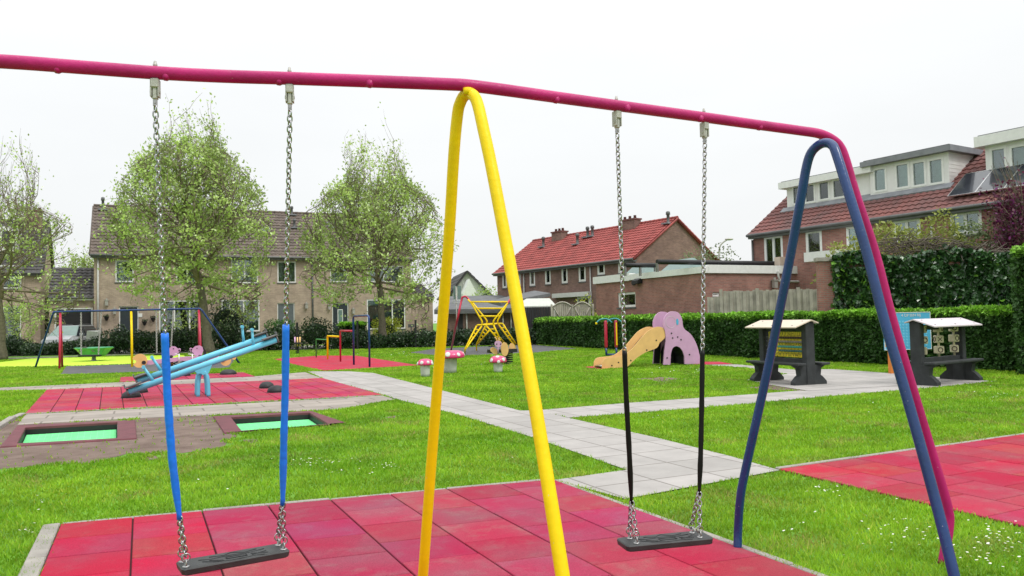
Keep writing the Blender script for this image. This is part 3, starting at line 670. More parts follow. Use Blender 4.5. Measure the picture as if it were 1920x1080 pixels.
def window(parent, fr, r, mull=(), trans=None, cur=None, o=0, fw=.085, rec=.09, sill=True, fm='frame_white', door=None):
    a, c, p, q = r; b = MB(); o1, o0 = o - rec + .03, o - rec - .04; e = .003
    b.box(fr, a + e, a + fw, p + e, q - e, o0, o1); b.box(fr, c - fw, c - e, p + e, q - e, o0, o1)
    b.box(fr, a + fw, c - fw, p + e, p + fw, o0, o1); b.box(fr, a + fw, c - fw, q - fw, q - e, o0, o1)
    for m in mull: x = a + (c - a) * m; b.box(fr, x - fw * .5, x + fw * .5, p + fw, q - fw, o0 + .002, o1 - .002)
    if trans: z = p + (q - p) * trans; b.box(fr, a + fw, c - fw, z - fw * .45, z + fw * .45, o0 + .004, o1 - .004)
    w_ = b.build('window', MT[fm], parent)
    g = MB(); k = o - rec - .012; g.box(fr, a + fw * .8, c - fw * .8, p + fw * .8, q - fw * .8, k - .006, k)
    g.build('pane', MT['glass'], w_)
    for (f0, f1, h0, h1, m) in (cur or []):
        cb = MB(); n = max(6, int((f1 - f0) * (c - a) / .05)); R = []
        for zz in (h0, h1):
            R.append([fr.P(a + (c - a) * (f0 + (f1 - f0) * i / n), p + (q - p) * zz, k - .12 + .018 * (i % 2)) for i in range(n + 1)])
        cb.loft(R, closed=False, smooth=True); cb.build('curtain', MT[m], w_, recalc=False)
    bk = MB(); z = k - 1.6; bk.quad(fr.P(a - .3, p - .3, z), fr.P(c + .3, p - .3, z), fr.P(c + .3, q + .2, z), fr.P(a - .3, q + .2, z)); bk.build('room', MT['interior'], w_, recalc=False)  # near-black sheet: darkness of the unlit room put into its colour
    if sill:
        s_ = MB(); s_.box(fr, a - .04, c + .04, p - .07, p - .004, o - rec, o + .05); s_.build('sill', MT['gutter'], w_)
    return w_
def door(parent, fr, r, m='door_dark', light=True, o=0, fw=.07, rec=.1):
    a, c, p, q = r; b = MB(); o1, o0 = o - rec + .03, o - rec - .05
    b.box(fr, a + .003, a + fw, p, q - .003, o0, o1); b.box(fr, c - fw, c - .003, p, q - .003, o0, o1); b.box(fr, a + fw, c - fw, q - fw, q - .003, o0, o1)
    f = b.build('door_frame', MT['frame_white'], parent)
    d = MB(); d.box(fr, a + fw, c - fw, p, q - fw, o0 + .01, o1 - .03); dd = d.build('door', MT[m], parent)
    if light:
        x0, x1 = a + (c - a) * .38, a + (c - a) * .62; z0, z1 = p + (q - p) * .5, p + (q - p) * .82; l = MB()
        l.box(fr, x0 - .05, x1 + .05, z0 - .05, z1 + .05, o1 - .03, o1 - .015); l.build('light_frame', MT['frame_white'], dd)
        l = MB(); l.box(fr, x0, x1, z0, z1, o1 - .015, o1 - .008); l.build('pane', MT['lantern_glass'], dd)
        l = MB(); l.lathe(fr.P(a + (c - a) * .2, p + (q - p) * .47, o1 - .03), [(.025, 0), (.025, .04), (.04, .05), (.04, .08)], 8, fr.n); l.build('handle', MT['bolt'], dd)
        l = MB(); l.box(fr, x0 - .02, x1 + .1, p + (q - p) * .36, p + (q - p) * .40, o1 - .03, o1 - .018); l.build('letter_slot', MT['frame_white'], dd)
def slope(name, A, B, Cc, Dd, m, parent, tw=.27, th=.34, amp=.045, step=.04):
    """tiled roof slope: A-B eave, D-C ridge"""
    A, B, Cc, Dd = map(Vector, (A, B, Cc, Dd)); n = (B - A).cross(Dd - A).normalized()
    if n.z < 0: n = -n
    nc = max(2, int((B - A).length / tw)); nr = max(2, int((Dd - A).length / th)); k = 4; R = []
    for j in range(nr):
        for e_, h in ((0.0, step), (.985, 0.0)):
            v = (j + e_) / nr; row = []
            for i in range(nc * k + 1):
                u = i / (nc * k); p = (A * (1 - u) + B * u) * (1 - v) + (Dd * (1 - u) + Cc * u) * v
                row.append(p + n * (h + amp * (.5 + .5 * math.cos(2 * PI * u * nc)) + .004))
            R.append(row)
    b = MB(); b.loft(R, closed=False, smooth=False)
    b.hexa([A - n * .12, B - n * .12, Cc - n * .12, Dd - n * .12, A, B, Cc, Dd]); return b.build(name, m, parent, recalc=False)
def gutter(parent, p, q, m='gutter', r=.07):
    b = MB(); b.tube([p, q], r, 8); return b.build('gutter', MT[m], parent)
def pipe(parent, fr, x, z0, z1, m='gutter', r=.04, o=.07):
    b = MB(); b.tube([fr.P(x, z0, o), fr.P(x, z1, o)], r, 8); return b.build('downpipe', MT[m], parent)
def ridge_tiles(parent, p, q, m, r=.11):
    b = MB(); p, q = Vector(p), Vector(q); n = max(2, int((q - p).length / .4))
    for i in range(n):
        a = p.lerp(q, i / n); c = p.lerp(q, (i + 1.06) / n); b.tube([a, c], [r * 1.08, r * .95], 8)
    return b.build('ridge_tiles', MT[m], parent)
def gable_house(root, fr, s0, s1, depth, zE, zR, wallm, roofm, holes, over=.35, eave=.35, side=True):
    b = MB(); wallholes(b, fr, s0, s1, -.05, zE, holes)
    P = fr.P; zr = zR - .12
    for s_ in (s0, s1):
        b.add([P(s_, -.05, 0), P(s_, -.05, -depth), P(s_, zE, -depth), P(s_, zr, -depth / 2), P(s_, zE, 0)], [(0, 1, 2, 3, 4)])
    b.quad(P(s0, -.05, -depth), P(s1, -.05, -depth), P(s1, zE, -depth), P(s0, zE, -depth))
    b.build('wall', MT[wallm], root, recalc=False)
    k = (zR - zE) / (depth / 2); ze = zE - k * eave
    rf = slope('roof', P(s0 - over, ze, eave), P(s1 + over, ze, eave), P(s1 + over, zR, -depth / 2), P(s0 - over, zR, -depth / 2), MT[roofm], root)
    slope('roof', P(s1 + over, ze, -depth - eave), P(s0 - over, ze, -depth - eave), P(s0 - over, zR, -depth / 2), P(s1 + over, zR, -depth / 2), MT[roofm], root)
    ridge_tiles(root, P(s0 - over, zR + .03, -depth / 2), P(s1 + over, zR + .03, -depth / 2), roofm)
    gutter(root, P(s0 - over, ze + .0, eave + .06), P(s1 + over, ze, eave + .06))
    b = MB(); b.box(fr, s0 - over + .02, s1 + over - .02, ze - .16, ze - .06, .0, eave); b.build('soffit', MT['gutter'], root)
    for sx in (s0 - over, s1 + over):
        sg = -1 if sx < s0 else 1; b = MB()
        for o_a, o_b in ((eave, -depth / 2), (-depth - eave, -depth / 2)):
            p, q = P(sx + .012 * sg, ze - .02, o_a), P(sx + .012 * sg, zR - .02, o_b); b.tube([p, q], .065, 6)
        b.build('verge', MT[roofm], root)
    return ze
def chimney(root, fr, s_, z0, z1, o, w_=.9, d=.6, m='brick_brown', pots=3):
    b = MB(); b.box(fr, s_ - w_ / 2, s_ + w_ / 2, z0, z1, o - d / 2, o + d / 2); c = b.build('chimney', MT[m], root)
    b = MB(); b.box(fr, s_ - w_ / 2 - .06, s_ + w_ / 2 + .06, z1, z1 + .1, o - d / 2 - .06, o + d / 2 + .06)
    for i in range(pots): b.lathe(fr.P(s_ + (i - (pots - 1) / 2) * w_ / pots, z1 + .1, o), [(.11, 0), (.09, .2), (.11, .22)], 8)
    b.build('chimney_pots', MT['roof_rust'], c); return c
def vent(root, fr, s_, z, o, h=.7, r=.07):
    b = MB(); b.lathe(fr.P(s_, z, o), [(r * 1.6, 0), (r, .08), (r, h * .7), (r * 1.5, h * .72), (r * 1.3, h * .95), (r * .3, h)], 8); b.build('roof_vent', MT['gutter'], root)
    b = MB(); b.box(fr, s_ - .3, s_ + .3, z - .05, z + .04, o - .1, o + .35); b.build('flashing', MT['lead'], root)

# ================================================================== LEFT BROWN TERRACE
f0 = Fr(D(176, 471, 50.5), D(176, 471, 50.5) + V * 10)
row = thing('terraced_house', 'long tan brick terrace with brown tiled roof behind the leafy trees', 'house')
zE = f0.px(176, 470)[1]; sR = f0.px(771, 560)[0]
W1 = [((433, 481, 484, 531), (.5,), [(.03, .47, .05, .95, 'curtain'), (.53, .97, .05, .95, 'curtain')]), ((520, 490, 555, 530), (), [(.05, .35, .05, .95, 'curtain'), (.5, .95, .05, .95, 'curtain')]),
      ((216, 488, 251, 529), (), [(.05, .5, .05, .95, 'curtain')]), ((619, 495, 652, 529), (), [(.05, .95, .05, .95, 'curtain')]), ((689, 498, 757, 529), (.45,), [(.05, .3, .05, .95, 'curtain')]), ((330, 486, 372, 529), (.5,), [(.6, .95, .05, .95, 'curtain')])]
W0 = [((298, 563, 380, 628), (.35, .7), [(.02, .12, .05, .95, 'curtain')]), ((415, 562, 487, 622), (.22, .58), [(.24, .45, .03, .97, 'curtain'), (.62, .97, .03, .97, 'curtain')]), ((688, 561, 760, 617), (.32, .66), [(.03, .3, .35, .97, 'curtain'), (.36, .63, .35, .97, 'curtain'), (.69, .96, .35, .97, 'curtain')])]
DR = [((223, 574, 260, 645), 'door_dark', False), ((520, 568, 553, 628), 'door_grey', False), ((623, 568, 654, 622), 'door_dark', True)]
hs = []; wr = []; dr = []
for r, m, c in W1 + W0: q = rect(f0, *r); hs.append(q); wr.append((q, m, c))
for r, m, l in DR: q = list(rect(f0, *r)); q[2] = .12; q = tuple(q); hs.append(q); dr.append((q, m, l))
zRg = f0.px(170, 387)[1]; zRg = CH + (zRg - CH) * 1.075
gable_house(row, f0, 0, sR, 8.0, zE, zRg, 'brick_tan', 'roof_brown', hs, over=.2)
for q, m, c in wr: window(row, f0, q, m, None, c, rec=.05)
for q, m, l in dr: door(row, f0, q, m, l)
pipe(row, f0, f0.px(184, 560)[0], .1, zE - .1, 'pipe_white', .06); pipe(row, f0, f0.px(586, 560)[0], .1, zE - .1, 'gutter', .06)
def lamp(fr, x, y, root, kind):
    s_, z = fr.px(x, y); b = MB(); b.box(fr, s_ - .09, s_ + .09, z - .17, z + .15, .04, .22); b.box(fr, s_ - .12, s_ + .12, z + .15, z + .2, .0, .25); b.box(fr, s_ - .04, s_ + .04, z + .2, z + .3, .07, .15)
    b.build(kind, MT['cast_alu'], root)
lamp(f0, 200, 568, row, 'wall_lamp'); lamp(f0, 215, 584, row, 'wall_lamp'); lamp(f0, 574, 574, row, 'wall_plate'); lamp(f0, 617, 576, row, 'wall_lamp'); lamp(f0, 662, 584, row, 'wall_plate')
s_, z = f0.px(263, 591); b = MB(); b.box(f0, s_ - .12, s_ + .12, z - .12, z + .12, 0, .03); b.build('number_plate', MT['frame_white'], row)
for x, y in ((200, 597), (271, 606), (287, 599)):
    s_, z = f0.px(x, y); p = thing('hanging_pot', 'dark hanging flower pot on the tan brick wall ' + {200: 'left of the front door', 271: 'right of the door, the lower one', 287: 'right of the door, the higher one'}[x], 'flower pot', 'pots on the terrace wall')
    b = MB(); b.lathe(f0.P(s_, z - .16, .2), [(.05, 0), (.17, .26), (.19, .28), (.16, .28)], 10); b.build('pot', MT['black_plastic'], p)
    leafmesh('plant', [f0.P(s_ + random.gauss(0, .09), z + .12 + random.random() * .1, .2 + random.gauss(0, .06)) for _ in range(30)], .12, MT['leaf_dark'], p); reloc(p, f0.P(s_, z, 0))
def on_slope(fr, zE_, zR_, dep, x, y):      # roof point from the photograph's pixel, on the front slope
    k = (zR_ - zE_) / (dep / 2); r = ray(x, y); n = fr.n; O = fr.O
    # plane z = zE - k*o  where o = (p-O).n
    den = r.z + k * r.dot(n); t = (zE_ - CH - k * (Vector((0, 0, CH)) - O).dot(n) * 1.0 ) / den
    p = Vector((r.x * t, r.y * t, CH + r.z * t)); return (p - O).dot(fr.d), p.z, (p - O).dot(n)
def skylight(root, fr, zE_, zR_, dep, x, y, w_, h):
    s_, z, o = on_slope(fr, zE_, zR_, dep, x, y); k = (zR_ - zE_) / (dep / 2); up = (Vector((0, 0, k)) - fr.n).normalized(); nn = fr.d.cross(up); nn = nn if nn.z > 0 else -nn
    c = fr.P(s_, z, o); b = MB(); b.obox(c + nn * .06, fr.d * w_ / 2, up * h / 2, nn * .05); sk_ = b.build('skylight', MT['lead'], root)
    b = MB(); b.obox(c + nn * .112, fr.d * (w_ / 2 - .07), up * (h / 2 - .07), nn * .006); b.build('pane', MT['solar'], sk_)
skylight(row, f0, zE, zRg, 8, 233, 417, .8, .9); skylight(row, f0, zE, zRg, 8, 622, 424, .7, .8); skylight(row, f0, zE, zRg, 8, 498, 430, .6, .7)
for x, y in ((193, 388), (552, 422), (547, 398)):
    s_, z, o = on_slope(f0, zE, zRg, 8, x, y + 4); vent(row, f0, s_, z - .05, o, .9 if x == 193 else .7, .09)
reloc(row, f0.P(0, 0))
# garage at its left and right
def leanto(label, x0, x1, ye_, yr, setb, gar):
    t = thing('garage', label, 'garage'); fr = Fr(f0.O - f0.n * setb, f0.O - f0.n * setb + f0.d)
    a, c = fr.px(x0, 600)[0], fr.px(x1, 600)[0]; ze = fr.px((x0 + x1) / 2, ye_)[1]; zr = CH + (fr.px((x0 + x1) / 2, yr)[1] - CH) * 1.06; h = []
    if gar: q = list(rect(fr, *gar)); q[2] = .03; h = [tuple(q)]
    b = MB(); wallholes(b, fr, a, c, -.05, ze, h, th=.25); P = fr.P
    for s_ in (a, c): b.add([P(s_, -.05, 0), P(s_, -.05, -3), P(s_, zr - .1, -3), P(s_, ze, 0)], [(0, 1, 2, 3)])
    b.quad(P(a, -.05, -3), P(c, -.05, -3), P(c, zr, -3), P(a, zr, -3)); b.build('wall', MT['brick_tan'], t, recalc=False)
    slope('roof', P(a - .05, ze - .05, .25), P(c + .05, ze - .05, .25), P(c + .05, zr, -3), P(a - .05, zr, -3), MT['roof_dark'], t, .3, .36, .045, .05)
    b = MB(); b.box(fr, a - .03, c + .03, ze - .22, ze - .06, .0, .22); b.build('fascia', MT['frame_white'], t); gutter(t, P(a, ze - .06, .28), P(c, ze - .06, .28))
    if gar:
        q = h[0]; b = MB(); b.box(fr, q[0], q[0] + .1, q[2], q[3], -.12, -.02); b.box(fr, q[1] - .1, q[1], q[2], q[3], -.12, -.02); b.box(fr, q[0] + .1, q[1] - .1, q[3] - .1, q[3], -.12, -.02); b.build('door_frame', MT['frame_white'], t)
        b = MB(); b.box(fr, q[0] + .1, q[1] - .1, q[2], q[3] - .1, -.2, -.15)
        for i in range(1, 6): z = q[2] + (q[3] - q[2]) * i / 6; b.box(fr, q[0] + .1, q[1] - .1, z - .01, z + .01, -.15, -.14)
        b.build('garage_door', MT['black_fence'], t); lamp(fr, 135, 564, t, 'wall_lamp')
    reloc(t, P(a, 0)); return t
leanto('small tan brick garage with dark tiled roof, black door and white frame', 92, 175.5, 557, 503, .5, (102, 577, 174, 640))
leanto('narrow low brick annex at the right end of the tan terrace', 771.5, 812, 555, 533, .3, None)
# ---- house at the far left
fl = Fr(D(76, 505, 53), D(76, 505, 53) + V * 10); lh = thing('corner_house', 'tan brick house at the left edge with chimney and white dormer', 'house')
zl = fl.px(76, 504)[1]; zlr = CH + (fl.px(70, 418)[1] - CH) * 1.07; hs = [rect(fl, -40, 497, 40, 541), rect(fl, -30, 574, 40, 640)]
gable_house(lh, fl, -11, 0, 8, zl, zlr, 'brick_tan', 'roof_dark', hs, over=.15)
window(lh, fl, hs[0], (.5,), None, [(.05, .4, .05, .95, 'curtain')]); window(lh, fl, hs[1], (.5,), None, [])
fd = Fr(fl.O - fl.n * 1.0, fl.O - fl.n * 1.0 + fl.d); q = rect(fd, -60, 424, 34, 470); b = MB(); b.box(fd, q[0], q[1], q[2], q[3], -2.4, -.01); d_ = b.build('dormer', MT['boards_white'], lh); wq = rect(fd, -50, 430, 28, 464)
b = MB(); b.box(fd, wq[0], wq[1], wq[2], wq[3], -.009, .03); b.build('window_frame', MT['frame_white'], d_); b = MB()
for i in range(3): a_ = wq[0] + (wq[1] - wq[0]) * (i + .06) / 3; b.box(fd, a_, a_ + (wq[1] - wq[0]) * .29, wq[2] + .08, wq[3] - .08, .03, .04)
b.build('pane', MT['solar'], d_); chimney(lh, fl, fl.px(52, 420)[0], zlr - 1, zlr + .7, -3.6, 1.0, .7); reloc(lh, fl.P(0, 0))

# ================================================================== RED ROOF TERRACE
fr_ = Fr(G(1191, 478, 5.3), G(932, 508, 5.3)); rt = thing('terraced_house', 'brown brick terrace with bright red tiled roof beyond the hedge', 'house')
gb_ = Fr(fr_.O, fr_.O + V); dep = abs(gb_.px(1366, 482)[0]); zap = gb_.px(1278, 407)[1]; dep = min(max(dep, 7), 9.5)
hs = []; wr = []
for r in ((967, 509, 976, 538), (993, 506, 1003, 536), (1022, 502, 1032.5, 533), (1053, 498, 1064, 531), (1085, 494, 1098, 528), (1120, 490, 1134, 515), (1159, 486, 1172, 512), (942, 512, 950, 540)): q = rect(fr_, *r); hs.append(q)
for r in ((1082, 556, 1106, 576),): hs.append(rect(fr_, *r))
Lr = fr_.px(932, 508)[0]
gable_house(rt, fr_, .0, Lr, dep, 5.25, zap, 'brick_brown', 'roof_red', hs, over=.15, eave=.3)
for q in hs: window(rt, fr_, q, (), None, [(.08, .92, .4, .95, 'curtain')], fw=.14, rec=.03)
pipe(rt, fr_, fr_.px(984, 540)[0], 0, 5, 'pipe_white', .05); pipe(rt, fr_, fr_.px(1109, 540)[0], 0, 5, 'pipe_white', .05)
for x, y in ((1019, 460), (1083, 455), (1102, 442), (1111, 440), (1253, 416)):
    s_, z, o = on_slope(fr_, 5.25, zap, dep, x, y + 3); vent(rt, fr_, s_, z, o, .8, .1)
for x, w_ in ((1059, 2.0), (1192, 2.4)):
    s_, z, o = on_slope(fr_, 5.25, zap, dep, x, 440 if x < 1100 else 418); chimney(rt, fr_, s_, zap - 1.0, zap + .28, -dep / 2 + .3, w_ * .62, .6, 'brick_brown', 3)
b = MB(); s0_, z0_ = fr_.px(1042, 553)[0], fr_.px(1075, 552)[1]; s1_ = fr_.px(1110, 552)[0]; b.box(fr_, min(s0_, s1_), max(s0_, s1_), z0_ - .18, z0_ + .12, .02, .35); b.build('awning_box', MT['white_paint'], rt)
reloc(rt, fr_.P(0, 0))

# ================================================================== RIGHT TERRACE WITH DORMERS
fq = Fr(G(1408, 441, 5.25), G(1860, 381, 5.25)); rh = thing('terraced_house', 'red brick terrace with rusty tiled roof and three white dormers at the right', 'house')
sA = fq.px(1412, 441)[0]; Lq = 26
hs = [rect(fq, 1433, 442, 1468, 495), rect(fq, 1511, 432, 1541.5, 485), rect(fq, 1587, 423, 1616, 478), rect(fq, 1675, 411, 1726, 452), rect(fq, 1782, 396, 1841, 440), rect(fq, 1905, 380, 1990, 430)]
ddep = 7.6; kk = .72; zq = 5.25 + kk * ddep / 2
gable_house(rh, fq, sA, Lq, ddep, 5.37, zq, 'brick_red', 'roof_rust', hs, over=.12, eave=.25)
CU = [[(.52, .95, .05, .95, 'curtain')], [(.08, .92, .82, .97, 'curtain')], [(.08, .92, .88, .97, 'curtain')], [(.04, .5, .05, .95, 'curtain')], [(.04, .45, .05, .95, 'curtain')], []]
for i, q in enumerate(hs): window(rh, fq, q, ((.5,), (), (), (.5,), (.48,), (.5,))[i], None, CU[i], fw=.12, rec=.03)
pipe(rh, fq, fq.px(1748, 420)[0], 0, 5, 'pipe_white', .05); pipe(rh, fq, fq.px(1409.5, 460)[0] + .1, 0, 5, 'gutter', .05)
def dormer(px_face, wins, fascia_y, setb, roofh, dark, cur):
    """px_face = left, right x; top & bottom y measured at left and right"""
    (xl, ytl, ybl), (xr, ytr, ybr) = px_face
    for _ in range(12):
        fd = Fr(fq.O - fq.n * setb, fq.O - fq.n * setb + fq.d); setb = ((fd.px(xl, ybl)[1] + fd.px(xr, ybr)[1]) / 2 - 5.42) / kk * .5 + setb * .5
    fd = Fr(fq.O - fq.n * setb, fq.O - fq.n * setb + fq.d)
    a, zt = fd.px(xl, ytl); c, zt2 = fd.px(xr, ytr); zb = (fd.px(xl, ybl)[1] + fd.px(xr, ybr)[1]) / 2; zt = (zt + zt2) / 2
    h = [rect(fd, *w_) for w_ in wins]; b = MB(); wallholes(b, fd, a, c, zb, zt, h, th=.1); dd = b.build('dormer', MT['boards_white'], rh, recalc=False)
    back = -(zt - (5.25 - kk * setb * -1) ) / kk if False else -3.6
    P = fd.P
    zf = 5.42 + kk * setb                      # roof height at dormer front
    for s_ in (a, c):
        ch = MB(); o_end = -(zt - zf) / kk; ch.quad(P(s_, zb, 0), P(s_, zt, 0), P(s_, zt, o_end - .3), P(s_, zf - .1, 0))
        if s_ == c or True:
            n = 8; sg = 1 if s_ == c else -1
            for i in range(1, n):
                z = zb + (zt - zb) * i / n; oe = -(z - zf) / kk
                if oe < -.1: ch.box(fd, s_ - .008 if sg < 0 else s_ + .001, s_ - .001 if sg < 0 else s_ + .008, z - .012, z + .012, oe, -.01)
        ch.build('cheek_boards', MT['boards_white'], dd, recalc=False)
    r_ = MB(); r_.box(fd, a - .25, c + .25, zt, zt + roofh, -3.8, .3); r_.build('dormer_roof', MT['lead' if dark else 'frame_white'], dd)
    r_ = MB(); r_.box(fd, a - .15, c + .15, zt + roofh, zt + roofh + .05, -3.6, .2); r_.build('roof_felt', MT['felt'], dd)
    fl_ = MB(); fl_.hexa([P(a - .2, zb - .25, .28), P(c + .2, zb - .25, .28), P(c + .2, zb - .02, .02), P(a - .2, zb - .02, .02), P(a - .2, zb - .2, .3), P(c + .2, zb - .2, .3), P(c + .2, zb + .02, .03), P(a - .2, zb + .02, .03)]); fl_.build('flashing', MT['lead'], dd)
    for k_, q in enumerate(h):
        b = MB(); o1 = .0; fw = .085
        b.box(fd, q[0], q[0] + fw, q[2], q[3], -.06, .02); b.box(fd, q[1] - fw, q[1], q[2], q[3], -.06, .02); b.box(fd, q[0] + fw, q[1] - fw, q[2], q[2] + fw, -.06, .02); b.box(fd, q[0] + fw, q[1] - fw, q[3] - fw, q[3], -.06, .02); b.build('window_frame', MT['frame_white'], dd)
        g = MB(); g.box(fd, q[0] + fw, q[1] - fw, q[2] + fw, q[3] - fw, -.045, -.035); g.build('pane', MT['glass'], dd)
        g = MB(); g.quad(P(q[0], q[2], -.3), P(q[1], q[2], -.3), P(q[1], q[3], -.3), P(q[0], q[3], -.3)); g.build('curtain', MT[cur[k_]], dd, recalc=False)
dormer(((1475, 357, 389), (1630, 322, 366)), [(1485, 348, 1503, 384), (1508, 344, 1529, 381), (1534, 339, 1556, 376), (1560, 334, 1590, 372)], 0, 1.25, .3, False, ['curtain', 'door_grey', 'door_grey', 'curtain'])
dormer(((1630, 312, 365), (1778, 286, 347)), [(1637, 314, 1663, 360), (1678, 305, 1706, 354), (1709, 301, 1737, 350), (1740, 296, 1770, 346)], 0, 1.25, .22, True, ['door_grey', 'curtain', 'curtain', 'curtain'])
dormer(((1847, 278, 325), (1990, 246, 303)), [(1856, 276, 1888, 320), (1893, 270, 1940, 316)], 0, 1.25, .4, False, ['curtain_purple', 'curtain', ])
sC = fq.px(1867, 290)[0] + 1.0; chimney(rh, fq, sC, zq - 2, zq + .9, -ddep / 2 + .5, 1.7, .9, 'brick_dark', 4)
# solar panels on the slope
P_ = [on_slope(fq, 5.42, zq + .15, ddep, x, y) for x, y in ((1779, 376), (1840, 367))]
k = kk; up = (Vector((0, 0, k)) - fq.n).normalized(); nn = fq.d.cross(up); nn = nn if nn.z > 0 else -nn
for i in range(4):
    sp = fq.P(P_[0][0] + 1.02 * i + .5, P_[0][1], P_[0][2]) + up * .85 + nn * .15
    b = MB(); b.obox(sp, fq.d * .5, up * .82, nn * .02); pz = b.build('solar_panel', MT['solar'], rh)
    b = MB()
    for e_ in (-1, 1): b.obox(sp + fq.d * .5 * e_, fq.d * .012, up * .83, nn * .026)
    for e_ in (-1, 1): b.obox(sp + up * .82 * e_, fq.d * .49, up * .012, nn * .026)
    b.build('panel_frame', MT['steel_sheet'], pz)
b = MB(); za = fq.px(1580, 476)[1]; b.box(fq, fq.px(1541, 476)[0], fq.px(1650, 476)[0], za - .3, za + .1, .02, 1.2); b.build('porch_roof', MT['frame_white'], rh)
reloc(rh, fq.P(0, 0))

# ================================================================== FLAT-ROOF BRICK EXTENSION
c0 = G(1317, 512, 3.1) ; c0 = Vector((c0.x * 1.09, c0.y * 1.09, 0)); fa = Fr(c0, c0 + U); fb = Fr(c0, c0 + V); c0z = 3.1; ex = thing('garage', 'flat roofed red brick building with white fascia behind the clipped hedge', 'building')
LA = abs(fa.px(1117, 530)[0]); LB = abs(fb.px(1548, 530)[0]); win = rect(fa, 1158, 548, 1191.5, 576); w2 = rect(fb, 1336, 548, 1350, 556)
b = MB(); wallholes(b, fa, 0, LA, -.05, 3.25, [win]); wallholes(b, fb, 0, LB, -.05, 3.25, [w2])
b.quad(c0 + U * LA, c0 + U * LA + V * LB, c0 + U * LA + V * LB + Vector((0, 0, 0)), c0 + U * LA) if False else None
z3 = Vector((0, 0, 1)); g0 = Vector((c0.x, c0.y, 0))
b.quad(g0 + U * LA, g0 + U * LA + V * LB, g0 + U * LA + V * LB + z3 * 3.25, g0 + U * LA + z3 * 3.25); b.quad(g0 + V * LB, g0 + U * LA + V * LB, g0 + U * LA + V * LB + z3 * 3.25, g0 + V * LB + z3 * 3.25)
b.build('wall', MT['brick_red'], ex, recalc=False)
window(ex, fa, win, (), None, [(.3, .7, .05, .6, 'curtain')], fw=.11); window(ex, fb, w2, (), None, [], fw=.08)
b = MB(); e_ = .09
b.box(fa, -e_, LA * .62, 3.25, 3.52, -.25, e_); b.box(fa, LA * .62, LA + e_, 3.22, 3.58, -.25, e_ + .03); b.box(fb, .26, LB, 3.25, 3.60, -.25, e_)
b.build('fascia', MT['frame_white'], ex)
b = MB(); b.add([g0 + z3 * 3.35 + V * .2 + U * .2, g0 + z3 * 3.35 + V * LB + U * .2, g0 + z3 * 3.35 + V * LB + U * LA, g0 + z3 * 3.35 + V * .2 + U * LA], [(0, 1, 2, 3)]); b.build('roof', MT['felt'], ex)
for (x0, x1, h) in ((1180, 1225, .0), (1235, 1316, .0)):
    pass
# glass roof lanterns and long black tubes on the flat roof
for k_, (s0_, s1_, w_) in enumerate(((LA * .20, LA * .50, 1.6), (LA * .60, LA * .86, 1.4))):
    P = fa.P; a, c = s0_, s1_; m_ = (a + c) / 2
    t = thing('roof_lantern', ('larger nearer' if k_ == 0 else 'smaller farther') + ' green glass roof lantern on the flat brick building', 'roof light', 'glass lanterns on the flat roof'); b = MB()
    b.loft([[P(a, 3.35, -.6), P(c, 3.35, -.6), P(c, 3.35, -.6 - w_), P(a, 3.35, -.6 - w_)], [P(a + .6, 4.1, -.6 - w_ / 2 + .05), P(c - .6, 4.1, -.6 - w_ / 2 + .05), P(c - .6, 4.1, -.6 - w_ / 2 - .05), P(a + .6, 4.1, -.6 - w_ / 2 - .05)]], True, True)
    b.build('glazing', MT['lantern_glass'], t); reloc(t, P(m_, 3.35, -1))
for k_, (px0, px1, yy, YY) in enumerate(((1232, 1545, 491, .8), (1172, 1228, 497, 3.12))):
    t = thing('roof_tube', 'long black tube lying on the flat roof' if k_ == 0 else 'short black tube at the left on the flat roof', 'tube', 'black tubes on the flat roof')
    frt = Fr(g0 + U * YY * 1.2, g0 + U * YY * 1.2 + V); a, z = frt.px(px0, yy); c, _ = frt.px(px1, yy)
    b = MB(); b.tube([frt.P(a, z, 0), frt.P(c, z, 0)], .11, 10); b.build('tube', MT['black_plastic'], t); b = MB()
    n = max(2, int((c - a) / 2))
    for i in range(n + 1): q = a + (c - a) * i / n; b.box(frt, q - .04, q + .04, 3.35, z - .05, -.05, .05)
    b.build('bracket', MT['bolt'], t); reloc(t, frt.P(a, 3.35, 0))
vb = MB(); s_, z = fa.px(1189, 529); vb.box(fa, s_ - .12, s_ + .12, z - .14, z + .14, .0, .05); vb.build('wall_vent', MT['black_plastic'], ex)
vb = MB(); s_, z = fa.px(1199, 528); vb.hexa([fa.P(s_ - .25, z - .1, .3), fa.P(s_ + .25, z - .1, .3), fa.P(s_ + .25, z - .1, 0), fa.P(s_ - .25, z - .1, 0), fa.P(s_ - .25, z + .05, .28), fa.P(s_ + .25, z + .05, .28), fa.P(s_ + .25, z + .2, 0), fa.P(s_ - .25, z + .2, 0)]); vb.build('vent_hood', MT['black_plastic'], ex)
vb = MB(); z = 2.9; a = fb.px(1455, 515)[0]; vb.tube(smooth([fb.P(a, 3.35, .14), fb.P(a, 3.12, .14), fb.P(a + .1, z + .05, .14), fb.P(a + .3, z, .14), fb.P(LB, z - .02, .14)], 4), .05, 8); vb.build('drain_pipe', MT['pipe_white'], ex)
lamp(fb, 1449, 533, ex, 'wall_lamp'); reloc(ex, g0)
ac = thing('air_conditioner', 'cream air conditioning unit standing on the flat roof edge', 'air conditioner'); fac = Fr(g0 + U * .5, g0 + U * .5 + V)
a, z = fac.px(1463, 500); c, zt = fac.px(1497, 474); b = MB(); b.box(fac, a, c, 3.4, 3.4 + (zt - z), -.35, 0); b.build('casing', MT['cream_panel'], ac)
